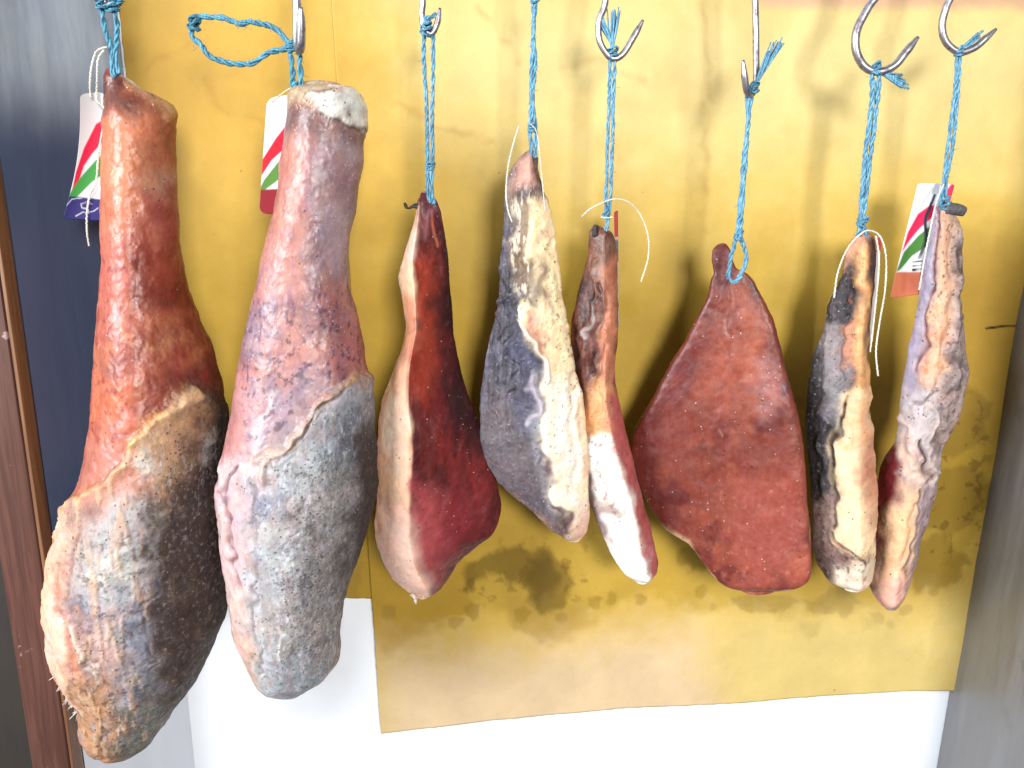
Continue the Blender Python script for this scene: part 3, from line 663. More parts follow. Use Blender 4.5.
    P.poly((160, 168, 180), [(272, 648), (312, 640), (318, 700), (270, 700)], 9, 6, a=.8, pep=.35); P.line((236, 236, 234), 2.5, [(284, 612), (286, 630), (284, 640)], 2, 3, h=.8)
    face = [(250, 470), (330, 400), (372, 390), (372, 520), (340, 680), (262, 690)]
    P.mott((214, 214, 220), 3.0, .25, .25, .6, face, stretch=(.7, 1, 2)); P.mott((66, 56, 58), 2.4, .38, .2, .6, face)
    P.mott((170, 150, 150), 12, .1, .3, .5, face, stretch=(.5, 1, 2.2)); P.mott((92, 80, 76), 10, .3, .25, .4, [(290, 470), (372, 400), (372, 560), (338, 680), (290, 680)], stretch=(.6, 1, 2)); P.mott((196, 160, 150), 9, .3, .25, .5, [(225, 470), (290, 460), (280, 690), (240, 690)], stretch=(.5, 1, 2.5))
    P.mott((150, 130, 158), 3.0, .35, .2, .5, [(240, 250), (365, 250), (365, 380), (240, 460)], salt=.6)
    P.line((232, 190, 184), 8, [(224, 474), (226, 520), (234, 560), (240, 600), (250, 650)], 5, 3, a=.6, h=1.4)
    P.line((90, 70, 84), 2.5, [(258, 474), (260, 520), (262, 560), (258, 610), (266, 660)], 3, 4, a=.6, h=-1.2); P.line((120, 110, 118), 3, [(300, 440), (290, 480), (288, 540)], 5, 6, a=.4, h=-.8)
    P.poly((56, 42, 44), [(346, 450), (390, 400), (390, 560), (346, 610), (330, 560), (340, 500)], 18, 7, a=.8)  # dark right flank, shade painted into the crust
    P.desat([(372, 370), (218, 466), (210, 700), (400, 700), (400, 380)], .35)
    P.poly((50, 36, 36), [(350, 440), (390, 400), (390, 560), (346, 600), (344, 520)], 7, 5, a=.92, pep=.3)  # same flank shade painted deeper near the edge
H2 = [(86, 294, 342), (91, 290, 354), (98, 289, 361), (110, 287, 365), (130, 284, 367), (146, 282, 364), (177, 278, 361), (206, 273, 356), (229, 268, 351), (258, 261, 348), (290, 254, 350), (318, 247, 360), (350, 240, 364), (376, 236, 370), (419, 229, 372), (459, 220, 374),
      (480, 219, 376), (499, 219, 373), (536, 222, 362), (567, 227, 350), (599, 231, 341), (630, 237, 337), (656, 246, 337), (670, 252, 325), (682, 258, 308), (690, 264, 290), (693, 270, 282)]
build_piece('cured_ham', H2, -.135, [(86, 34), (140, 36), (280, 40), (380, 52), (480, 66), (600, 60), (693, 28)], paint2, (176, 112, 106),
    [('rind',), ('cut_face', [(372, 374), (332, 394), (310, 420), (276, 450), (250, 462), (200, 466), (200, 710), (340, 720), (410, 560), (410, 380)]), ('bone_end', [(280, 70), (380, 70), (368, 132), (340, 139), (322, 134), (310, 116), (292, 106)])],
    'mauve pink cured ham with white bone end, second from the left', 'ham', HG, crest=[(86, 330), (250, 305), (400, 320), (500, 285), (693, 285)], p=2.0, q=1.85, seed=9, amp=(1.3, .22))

# ---- piece 3
cr3 = [(193, 420), (219, 418), (258, 412), (297, 415), (326, 416), (362, 409), (406, 409), (433, 413), (465, 412), (498, 409), (530, 409), (556, 415), (582, 428), (595, 430)]
def paint3(P):
    P.mott((140, 46, 44), 20, 0, .5, .7, stretch=(.6, 1, 2.4)); P.mott((84, 22, 30), 18, .1, .4, .7, stretch=(.7, 1, 2.4)); P.m[:, 2] = .12; P.m[:, 1] = .65; P.wf = .1
    P.poly((186, 78, 52), [(412, 255), (434, 255), (440, 330), (430, 400), (412, 400)], 14, 6, a=.75)
    P.poly((46, 12, 18), [(440, 200), (470, 260), (470, 340), (500, 440), (480, 450), (446, 420), (438, 300)], 18, 6, a=.85)
    P.poly((178, 88, 92), [(410, 470), (436, 480), (446, 540), (440, 590), (420, 580), (408, 520)], 14, 6, a=.9)
    P.poly((156, 58, 66), [(440, 500), (470, 470), (480, 520), (450, 560)], 16, 8, a=.6)
    P.poly((112, 62, 68), [(414, 190), (444, 190), (446, 214), (416, 222)], 8, 5, a=.85)
    P.line((206, 120, 90), 2, [(432, 212), (436, 245)], 2, 2, a=.7); P.line((200, 140, 150), 5, [(430, 210), (424, 240)], 8, 4, a=.4)
    fat = [(c[1], c[0]) for c in cr3]; fat = [(418, 208)] + fat[1:] + [(430, 620), (340, 620), (340, 380), (380, 200)]
    P.poly((242, 200, 170), fat, 3.5, 2, gl=.45, salt=0, h=.6)
    P.poly((208, 120, 90), [(402, 300), (418, 300), (416, 350), (400, 360)], 9, 5, a=.65)
    P.poly((252, 232, 210), [(382, 396), (400, 400), (400, 460), (378, 460)], 16, 5, a=.9)
    P.poly((240, 202, 188), [(376, 500), (404, 500), (420, 560), (430, 596), (376, 596)], 12, 5, a=.8)
    P.poly((230, 172, 144), [(370, 440), (388, 450), (384, 500), (370, 510)], 16, 5, a=.8)
    P.line((214, 140, 100), 6, [(386, 390), (380, 420), (377, 460), (379, 500), (376, 530)], 5, 3, a=.6)
    P.poly((248, 224, 214), [(408, 222), (416, 222), (412, 262), (402, 266)], 6, 3, a=.7)
    P.poly((120, 60, 50), [(411, 320), (420, 320), (419, 332), (411, 332)], 4, 4, a=.7)
K3 = [(193, 421, 430), (201, 418, 437), (211, 417, 441), (227, 414, 444), (253, 405, 448), (276, 398, 449), (302, 403, 451), (326, 406, 453), (349, 402, 456), (380, 390, 463), (400, 382, 470), (433, 378, 483), (465, 376, 493), (498, 377, 500), (511, 376, 501), (524, 374, 498),
      (537, 375, 490), (547, 378, 476), (563, 384, 457), (579, 393, 449), (590, 406, 440), (597, 416, 428)]
build_piece('pork_jowl', K3, -.105, [(193, 10), (260, 22), (350, 34), (460, 44), (560, 34), (597, 14)], paint3, (112, 42, 38),
    [('lean_face',), ('fat_layer', [(418, 196)] + [(c[1], c[0]) for c in cr3[1:]] + [(430, 640), (330, 640), (330, 380), (370, 190)])],
    'dark red cured piece with a peach fat strip down its left, beside the two hams', 'cured meat', CG, crest=cr3, p=1.06, q=1.06, seed=14, amp=(1.1, .15))

# ---- piece 4
def paint4(P):
    P.wk = 1.5; P.wf = .16; P.sk = 1.6; P.hk = 1.7
    P.m[:, 0] = .45; P.m[:, 1] = .15
    P.mott((106, 102, 118), 10, 0, .4, .8, stretch=(.4, 1, 3)); P.mott((40, 40, 58), 8, .15, .3, .8, stretch=(.35, 1, 3))
    P.poly((118, 106, 110), [(470, 400), (530, 390), (546, 430), (545, 500), (560, 530), (520, 505), (470, 470)], 14, 6, a=.75)
    P.poly((78, 80, 106), [(516, 320), (534, 340), (545, 400), (540, 470), (520, 420)], 8, 5, a=.75)
    P.poly((150, 128, 104), [(500, 180), (520, 200), (534, 200), (530, 300), (518, 300), (514, 240)], 6, 6, pep=.3)
    P.mott((236, 226, 206), 5, .05, .3, .85, [(512, 180), (538, 190), (536, 300), (516, 300)], stretch=(.6, 1, 2), psoft=6)
    cream = [(530, 200), (545, 195), (560, 240), (600, 360), (600, 560), (566, 545), (562, 525), (552, 500), (544, 465), (541, 433), (544, 400), (540, 360), (526, 330), (515, 310), (520, 302), (534, 306), (528, 270), (530, 230)]
    P.poly((250, 228, 188), cream, 3, 3.5, pep=.0, gl=.35, h=2.2)
    P.poly((252, 248, 240), [(548, 380), (580, 380), (584, 470), (580, 520), (560, 500), (546, 460)], 14, 5, a=.9)
    P.mott((200, 150, 130), 9, .35, .2, .5, [(530, 200), (560, 240), (575, 360), (560, 380), (540, 340)])
    P.poly((92, 56, 60), [(526, 268), (538, 262), (542, 290), (548, 306), (532, 302)], 5, 6, a=.75); P.poly((202, 130, 116), [(524, 314), (534, 312), (544, 334), (548, 352), (540, 352)], 4, 4, a=.85, h=-1)
    P.line((246, 226, 206), 4, [(520, 308), (517, 314), (528, 332), (540, 356), (545, 380)], 2, 2, h=1.5)
    P.poly((216, 168, 152), [(510, 150), (540, 150), (543, 190), (524, 186), (510, 196)], 6, 5, pep=.2, a=.9); P.poly((80, 48, 46), [(508, 192), (524, 188), (528, 200), (512, 206)], 5, 5, a=.8)
    P.line((110, 60, 54), 2.5, [(536, 152), (542, 180), (546, 205)], 2, 2, a=.8)
    P.line((84, 54, 84), 8, [(541, 440), (543, 466), (552, 496), (563, 522)], 4, 3, h=-1.5, a=.85); P.line((214, 204, 214), 4, [(530, 380), (534, 410), (530, 424)], 4, 4, a=.7)
    P.line(None, 7, [(552, 240), (560, 290), (568, 350), (572, 420), (572, 480)], 6, 3, h=-1.4); P.line(None, 6, [(508, 230), (506, 290), (498, 350), (496, 420)], 5, 4, h=1.6); P.line(None, 5, [(522, 250), (520, 300), (512, 360), (512, 430)], 4, 4, h=-1.8); P.line((150, 146, 150), 3, [(536, 380), (540, 430), (534, 470)], 3, 3, a=.6, h=1)
    P.poly((232, 188, 174), [(566, 520), (590, 500), (592, 545), (566, 545)], 7, 4, a=.9); P.poly((70, 34, 50), [(558, 520), (567, 516), (568, 532), (560, 532)], 3, 3, a=.9)
    P.line((216, 164, 130), 4, [(578, 400), (584, 440), (585, 480)], 4, 3, a=.6)
    P.poly((200, 150, 120), [(486, 478), (520, 498), (552, 524), (560, 536), (550, 534), (500, 500)], 4, 4, a=.45)
    P.mott((120, 80, 70), 2.6, .55, .1, .7, [(540, 230), (560, 230), (585, 400), (580, 520), (550, 460)])
K4 = [(151, 527, 534), (157, 518, 537), (168, 511, 539), (180, 507, 541), (203, 504, 546), (226, 504, 551), (249, 503, 554), (277, 500, 558), (312, 497, 564), (340, 489, 568), (360, 485, 571), (390, 481, 578), (420, 480, 582), (440, 481, 583), (465, 487, 584), (481, 497, 585), (501, 518, 586),
      (514, 535, 587), (530, 551, 584), (540, 568, 579)]
build_piece('pork_jowl', K4, -.105, [(151, 9), (240, 14), (360, 19), (450, 22), (540, 13)], paint4, (76, 70, 80),
    [('rind',), ('fat_layer', [(530, 200), (548, 190), (610, 360), (610, 560), (566, 550), (562, 525), (552, 500), (544, 465), (541, 433), (544, 400), (540, 360), (526, 330), (515, 310), (520, 302), (534, 306), (528, 270), (530, 230)])],
    'cured piece with slate grey mould on its left and thick cream white fat', 'cured meat', CG, crest=[(151, 530), (250, 530), (330, 524), (400, 546), (465, 546), (540, 568)], p=1.15, q=1.15, seed=21, amp=(1.3, .6))

# ---- piece 5
def paint5(P):
    P.wk = 1.5; P.wf = .16; P.sk = 1.7; P.hk = 1.7
    P.mott((140, 84, 66), 8, .05, .35, .8, stretch=(.5, 1, 2)); P.mott((50, 24, 20), 9, .1, .3, .8, stretch=(.5, 1, 2)); P.m[:, 0] = .2; P.m[:, 1] = .5
    P.poly((222, 152, 122), [(604, 270), (618, 260), (620, 330), (616, 390), (602, 390), (600, 330)], 6, 4, a=.9)
    P.poly((156, 116, 96), [(592, 240), (612, 240), (608, 290), (594, 290)], 7, 5, a=.6); P.line((70, 24, 24), 4, [(596, 290), (600, 320), (594, 350), (590, 375)], 4, 4, h=-1.5, a=.85); P.line((204, 190, 186), 3, [(587, 306), (590, 322), (588, 340)], 2, 4, a=.7)
    P.poly((234, 176, 128), [(582, 400), (600, 380), (616, 392), (622, 430), (612, 442), (590, 440), (582, 424)], 8, 5, a=.95)
    P.poly((196, 104, 104), [(606, 396), (622, 396), (640, 470), (662, 560), (664, 600), (640, 590), (620, 470), (608, 430)], 5, 3, a=.95)
    P.poly((250, 244, 234), [(584, 446), (602, 432), (611, 438), (626, 474), (636, 513), (645, 545), (651, 590), (620, 600), (600, 535), (592, 505), (584, 470)], 3, 3, h=1, pep=0, gl=.4)
    P.poly((106, 58, 70), [(580, 470), (590, 476), (604, 510), (612, 548), (598, 535)], 4, 4, a=.85); P.poly((120, 70, 66), [(602, 500), (612, 500), (616, 512), (604, 516)], 4, 5, a=.7)
    P.mott((130, 70, 60), 4, .35, .15, .7, [(586, 430), (612, 440), (620, 520), (600, 526), (588, 480)]); P.line(None, 5, [(606, 300), (604, 340), (598, 390), (594, 430)], 4, 3, h=-1.8); P.line(None, 5, [(598, 260), (590, 310), (584, 360)], 5, 3, h=1.6)
    P.poly((226, 190, 190), [(600, 455), (620, 470), (640, 560), (620, 560)], 16, 6, a=.25)
K5 = [(226, 593, 599), (232, 590, 612), (240, 589, 615), (254, 588, 617), (272, 583, 618), (296, 577, 618), (319, 571, 618), (343, 570, 617), (365, 574, 615), (383, 578, 615), (402, 582, 619), (441, 583, 628), (474, 584, 636), (500, 589, 643), (526, 599, 650), (545, 608, 654), (562, 618, 658), (574, 626, 657), (582, 637, 648)]
build_piece('pork_jowl', K5, -.10, [(226, 8), (300, 17), (400, 20), (500, 22), (582, 12)], paint5, (96, 52, 42),
    [('lean_face',), ('fat_layer', [(582, 446), (602, 432), (611, 438), (626, 474), (636, 513), (645, 545), (651, 600), (600, 600), (600, 535), (592, 505), (584, 470)])],
    'narrowest cured strip, dark brown above and white fat with a pink band below', 'cured meat', CG, crest=[(226, 604), (300, 604), (400, 606), (440, 614), (520, 636), (582, 648)], p=1.2, q=1.2, seed=27, amp=(1.0, .3))

# ---- piece 6
def paint6(P):
    P.mott((154, 82, 62), 36, -.1, .6, .8); P.mott((100, 36, 36), 30, .05, .45, .7); P.mott((170, 100, 74), 13, .1, .6, .3); P.m[:, 2] = .1; P.m[:, 1] = .5
    P.poly((116, 42, 40), [(690, 320), (704, 340), (680, 400), (660, 470), (676, 530), (640, 500), (620, 450), (650, 380)], 26, 8, a=.7)  # dark left side, partly shade painted into the skin
    P.poly((184, 104, 80), [(716, 340), (764, 340), (770, 400), (740, 420), (706, 400)], 26, 8, a=.5)  # centre highlight painted into the skin
    P.poly((176, 96, 84), [(740, 490), (800, 470), (810, 570), (750, 580), (730, 540)], 28, 8, a=.65)
    P.poly((110, 46, 44), [(706, 240), (736, 240), (732, 284), (708, 296)], 7, 4, a=.85)
    P.poly((84, 42, 66), [(774, 382), (784, 380), (785, 394), (776, 396)], 5, 5, a=.85); P.poly((84, 34, 44), [(755, 288), (764, 296), (760, 304), (752, 298)], 5, 4, a=.8)
    P.poly((186, 140, 136), [(752, 360), (768, 356), (778, 400), (764, 420), (754, 396)], 10, 6, a=.45, salt=.8); P.poly((96, 40, 44), [(716, 428), (726, 426), (726, 440), (718, 440)], 5, 5, a=.5)
    P.line((90, 32, 32), 4, [(722, 425), (716, 460), (714, 500)], 10, 6, a=.35); P.line((214, 156, 124), 1.6, [(719, 430), (722, 435)], 1.5, 1, a=.6)
    P.line((226, 168, 128), 3.5, [(748, 268), (760, 286), (776, 318), (787, 358), (797, 398), (806, 438), (810, 497), (813, 537), (815, 570)], 2.5, 1, gl=.3, h=.5)
    P.line((226, 178, 148), 3, [(664, 530), (689, 544), (704, 565), (719, 584), (740, 594), (790, 588)], 2.5, 1.5, a=.8)
    P.poly((232, 196, 160), [(660, 522), (690, 538), (694, 548), (664, 536)], 4, 2, a=.8)
    P.mott((196, 128, 112), 5, .4, .2, .3, [(700, 480), (800, 480), (800, 580), (720, 570)], salt=.5)
    P.line((112, 42, 40), 14, [(700, 300), (690, 360), (664, 420), (650, 470), (672, 520)], 16, 6, a=.5); P.line((190, 110, 84), 10, [(742, 300), (756, 340), (752, 380)], 14, 5, a=.4, h=.8); P.line((120, 50, 44), 8, [(716, 300), (730, 345), (724, 400), (700, 450)], 14, 6, a=.35, h=-.8)  # further painted shade at left and highlight at centre
    P.line((196, 120, 100), 3, [(730, 285), (733, 310)], 3, 2, a=.5)
    P.poly((196, 116, 92), [(790, 556), (814, 550), (814, 576), (796, 582)], 12, 4, a=.5)
K6 = [(245, 717, 727), (249, 713, 730), (258, 712, 732), (268, 713, 736), (273, 714, 747), (279, 711, 753), (289, 710, 759), (300, 706, 765), (319, 695, 773), (344, 684, 780), (364, 670, 785), (388, 657, 791), (418, 640, 799), (438, 631, 803), (453, 630, 804), (487, 640, 806), (507, 650, 808), (527, 664, 810),
      (542, 688, 811), (562, 704, 812), (572, 711, 812), (580, 718, 809), (585, 726, 800), (589, 735, 788), (591, 742, 775)]
build_piece('pork_jowl', K6, -.095, [(245, 7), (300, 9), (400, 12), (500, 12), (592, 10)], paint6, (136, 66, 52),
    [('skin',), ('knob', [(700, 230), (736, 230), (734, 262), (716, 272), (700, 272)])],
    'broad wedge of terracotta skin seen face on, widest of the hanging pieces', 'cured meat', CG, p=14, q=2.6, back=.5, seed=33, amp=(1.3, .12))

# ---- piece 7
def paint7(P):
    P.wk = 1.5; P.wf = .16; P.sk = 1.7; P.hk = 1.7
    P.m[:, 0] = .5; P.m[:, 1] = .15
    P.mott((100, 92, 100), 9, .05, .35, .8, stretch=(.5, 1, 2.5)); P.mott((30, 24, 26), 9, .1, .3, .8, stretch=(.5, 1, 2.5))
    P.poly((168, 158, 160), [(826, 330), (842, 326), (852, 380), (848, 410), (836, 430), (830, 400)], 7, 6, a=.8)
    P.poly((224, 170, 142), [(856, 226), (874, 230), (872, 262), (858, 262), (848, 262), (846, 250)], 6, 5, pep=.25)
    P.poly((210, 150, 122), [(846, 328), (860, 322), (862, 380), (850, 370)], 5, 5, pep=.35)
    P.poly((236, 182, 124), [(856, 256), (868, 250), (868, 440), (858, 440), (848, 410), (858, 390), (858, 300)], 4, 3, pep=.05, gl=.45, h=1.4)
    P.poly((70, 30, 24), [(868, 240), (878, 236), (876, 350), (868, 360)], 3, 2, a=.9, pep=.1)
    P.poly((250, 222, 184), [(846, 400), (868, 390), (880, 450), (880, 590), (846, 596), (838, 540), (836, 450)], 5, 4, pep=.05, gl=.4, h=1.4)
    P.poly((186, 88, 66), [(864, 428), (876, 430), (878, 520), (870, 520), (862, 470)], 8, 4, a=.85); P.poly((226, 150, 96), [(854, 400), (868, 396), (866, 430), (850, 440)], 8, 4, a=.7)
    P.line((50, 28, 24), 3.5, [(852, 402), (842, 416), (837, 440), (835, 480), (837, 524)], 2, 2.5, h=-2.5)
    P.poly((140, 112, 106), [(806, 500), (836, 500), (838, 540), (856, 552), (862, 572), (850, 580), (820, 580), (806, 550)], 8, 6, pep=.5, a=.9); P.poly((190, 160, 150), [(812, 500), (832, 498), (834, 540), (820, 550)], 9, 5, a=.6)
    P.poly((246, 226, 204), [(838, 566), (868, 560), (868, 596), (838, 596)], 6, 5, pep=.15); P.mott((86, 54, 50), 5, .25, .2, .7, [(808, 520), (870, 545), (866, 580), (815, 580)])
    P.poly((40, 32, 34), [(800, 380), (820, 360), (826, 440), (824, 490), (806, 500)], 9, 5, a=.7)
    P.line(None, 7, [(836, 300), (832, 350), (826, 420), (822, 500)], 6, 4, h=2); P.line(None, 4, [(848, 280), (844, 340), (842, 390)], 4, 3, h=-2); P.line((200, 160, 130), 3, [(838, 536), (850, 548), (862, 552)], 3, 2, h=1.6); P.line((90, 60, 54), 2.5, [(836, 530), (848, 544), (860, 562)], 2, 2, h=-2)
    P.mott((200, 120, 96), 5, .4, .15, .6, [(846, 240), (870, 240), (868, 400), (846, 400)])
K7 = [(232, 860, 869), (237, 854, 873), (243, 850, 876), (254, 846, 876), (275, 842, 875), (300, 832, 872), (332, 823, 869), (358, 812, 867), (380, 808, 868), (414, 805, 870), (448, 807, 872), (482, 810, 875), (515, 812, 875), (545, 813, 874), (560, 815, 873), (575, 824, 871), (583, 832, 869), (588, 844, 866)]
build_piece('pork_jowl', K7, -.10, [(232, 9), (330, 17), (450, 22), (560, 22), (588, 16)], paint7, (62, 54, 60),
    [('rind',), ('fat_layer', [(856, 256), (868, 250), (868, 380), (880, 450), (880, 600), (866, 580), (856, 550), (838, 540), (836, 450), (848, 410), (858, 390), (858, 300)])],
    'cured piece with blackened left side and cream orange fat, left of the last piece', 'cured meat', CG, crest=[(232, 864), (330, 862), (420, 856), (588, 860)], p=1.25, q=1.25, seed=39, amp=(1.3, .5))

# ---- piece 8
def paint8(P):
    P.wk = 1.5; P.wf = .16; P.sk = 1.7; P.hk = 1.7
    P.m[:, 0] = .42; P.m[:, 1] = .2
    P.mott((178, 160, 156), 12, 0, .4, .8, stretch=(.6, 1, 2)); P.mott((112, 92, 90), 8, .15, .3, .8)
    P.poly((228, 184, 154), [(938, 206), (950, 206), (952, 300), (946, 370), (930, 400), (916, 380), (928, 320), (936, 260)], 5, 4, pep=.12, gl=.3)
    P.mott((196, 130, 86), 8, .1, .3, .6, [(925, 330), (948, 330), (940, 400), (910, 400)])
    P.poly((186, 178, 196), [(930, 214), (940, 204), (938, 260), (930, 310), (922, 350), (912, 400), (896, 420), (896, 360), (914, 300)], 4, 3, pep=.0, gl=.55, a=.95)
    P.line((126, 44, 58), 3, [(939, 208), (938, 250), (930, 300), (926, 340), (916, 372)], 2.5, 2, a=.85, h=-1); P.line((120, 90, 120), 2.5, [(932, 230), (924, 290), (910, 360)], 3, 2, a=.5)
    P.poly((206, 194, 194), [(904, 392), (940, 384), (934, 420), (926, 450), (930, 480), (918, 486), (900, 450), (896, 420)], 6, 5, pep=.15)
    P.poly((232, 196, 176), [(900, 430), (920, 450), (926, 476), (912, 482), (898, 456)], 5, 4, a=.8); P.line((92, 60, 60), 3, [(922, 440), (928, 456), (926, 480)], 2, 3, h=-2); P.line((214, 190, 180), 4, [(900, 410), (914, 440), (922, 470)], 3, 3, h=1.5)
    P.poly((122, 34, 44), [(890, 440), (900, 456), (902, 480), (890, 510), (882, 545), (872, 560), (866, 520), (876, 460)], 5, 4, pep=.05, gl=.55)
    P.poly((242, 198, 158), [(904, 484), (918, 484), (914, 520), (906, 580), (890, 600), (876, 590), (882, 545), (890, 510)], 6, 4, pep=.03, gl=.4, h=1.4)
    P.poly((236, 186, 176), [(876, 574), (906, 570), (906, 615), (876, 615)], 10, 5, a=.8, pep=.05); P.line((180, 110, 96), 4, [(868, 560), (870, 590), (884, 606)], 4, 2, a=.7)
    P.line((120, 88, 92), 2.5, [(918, 488), (916, 515), (908, 545), (904, 575)], 2, 2, a=.8, h=-1.5); P.poly((166, 146, 150), [(918, 486), (940, 480), (936, 510), (918, 550), (908, 575), (912, 530)], 5, 4, pep=.35)
    P.poly((90, 70, 66), [(958, 236), (966, 238), (964, 270), (958, 262)], 4, 4, a=.6)
    P.line(None, 6, [(950, 230), (950, 300), (944, 360), (930, 410)], 6, 3, h=-1.8); P.line(None, 6, [(958, 250), (958, 320), (958, 380), (944, 430)], 6, 4, h=1.8); P.line((206, 190, 184), 3, [(932, 396), (936, 420), (930, 450), (934, 470)], 3, 3, h=1.5); P.line((80, 56, 56), 2.5, [(940, 388), (928, 400), (910, 400)], 2, 3, h=-2, a=.6); P.line(None, 4, [(912, 500), (904, 540), (896, 590)], 4, 2, h=-1.5)
    P.mott((96, 62, 56), 3, .5, .12, .8, [(930, 220), (965, 220), (965, 420), (930, 420)])
K8 = [(203, 938, 948), (212, 934, 953), (222, 932, 959), (232, 930, 963), (260, 924, 963), (295, 919, 960), (323, 914, 963), (346, 909, 966), (375, 903, 969), (400, 899, 964), (420, 898, 959), (441, 895, 946), (455, 886, 941), (468, 880, 940), (495, 875, 937), (529, 874, 926), (550, 872, 919), (570, 870, 914), (586, 869, 910), (600, 876, 904), (609, 886, 897)]
build_piece('pork_jowl', K8, -.10, [(203, 9), (300, 15), (400, 20), (520, 22), (609, 15)], paint8, (150, 130, 126),
    [('rind',), ('fat_layer', [(938, 200), (950, 200), (952, 300), (946, 370), (930, 400), (905, 400), (896, 420), (890, 420), (896, 360), (914, 300), (928, 214)]), ('lean_face', [(898, 450), (902, 480), (890, 510), (882, 545), (868, 566), (860, 520), (872, 440)]),
     ('fat_edge', [(904, 486), (918, 486), (914, 520), (908, 580), (900, 620), (870, 620), (866, 570), (882, 545), (890, 510)])],
    'grey and cream cured piece leaning left, nearest the metal side panel', 'cured meat', CG, crest=[(203, 944), (350, 938), (450, 912), (530, 904), (609, 892)], p=1.25, q=1.25, seed=45, amp=(1.4, .4))

# ------------------------------------------------------------------ tubes
def smooth_path(pts, step=.0012):
    pts = [Vector(p) for p in pts]
    if len(pts) == 2: pts = [pts[0], (pts[0] + pts[1]) / 2, pts[1]]
    out = []; ex = [pts[0] * 2 - pts[1]] + pts + [pts[-1] * 2 - pts[-2]]
    for i in range(1, len(ex) - 2):
        a, b, c, d = ex[i - 1], ex[i], ex[i + 1], ex[i + 2]; n = max(2, int((c - b).length / step))
        for k in range(n):
            t = k / n; out.append(.5 * (2 * b + (c - a) * t + (2 * a - 5 * b + 4 * c - d) * t * t + (3 * b - a - 3 * c + d) * t ** 3))
    out.append(pts[-1]); return out
def frames(path):
    T = [(path[min(i + 1, len(path) - 1)] - path[max(i - 1, 0)]).normalized() for i in range(len(path))]
    up = Vector((0, 1, 0)); n = up - T[0] * up.dot(T[0])
    if n.length < .1: n = Vector((1, 0, 0)) - T[0] * T[0].x
    Ns = []
    for t in T:
        n = n - t * n.dot(t); n.normalize(); Ns.append((n.copy(), t.cross(n)))
    return Ns
def tube_geo(path, rad, V, F, seg=10, end='round'):
    fr_ = frames(path); base = len(V); n = len(path)
    for i, p in enumerate(path):
        r = rad(i / (n - 1)) if callable(rad) else rad
        for k in range(seg):
            a = 2 * math.pi * k / seg; V.append(p + (fr_[i][0] * math.cos(a) + fr_[i][1] * math.sin(a)) * r)
    for i in range(n - 1):
        for k in range(seg):
            a = base + i * seg + k; b = base + i * seg + (k + 1) % seg; F.append((a, b, b + seg, a + seg))
    F.append(tuple(base + k for k in range(seg))[::-1]); F.append(tuple(base + (n - 1) * seg + k for k in range(seg)))
def strands(path, r, V, F, plies=3, pitch=.016, seed=0, seg=7, phase=0):
    """a twisted cord: plies wound round each other along the path"""
    fr_ = frames(path); s = 0; L = [0]
    for i in range(1, len(path)): s += (path[i] - path[i - 1]).length; L.append(s)
    rs_ = np.random.RandomState(seed)
    for k in range(plies):
        ph = phase + 2 * math.pi * k / plies + rs_.uniform(-.3, .3); pp = []
        for i, p in enumerate(path):
            a = ph + (L[i] + pitch * (.16 * math.sin(L[i] * 70 + seed) + .09 * math.sin(L[i] * 151 + k))) / pitch * 2 * math.pi; ro = r * .50 * (1 + .35 * math.sin(L[i] * 190 + k * 2) + .2 * math.sin(L[i] * 63 + k * 4 + seed))
            pp.append(p + (fr_[i][0] * math.cos(a) + fr_[i][1] * math.sin(a)) * ro)
        tube_geo(pp, lambda t: r * .56, V, F, seg)
def link(name, V, F, mat, root):
    o0 = Vector(root.location) if root else Vector((0, 0, 0))
    return mesh_np(name, [v - o0 for v in V], F, mat, root)
def path_px(pts, Y):
    out = []
    for p in pts: out.append(v3(p[0], p[1], p[2] if len(p) > 2 else Y))
    return out
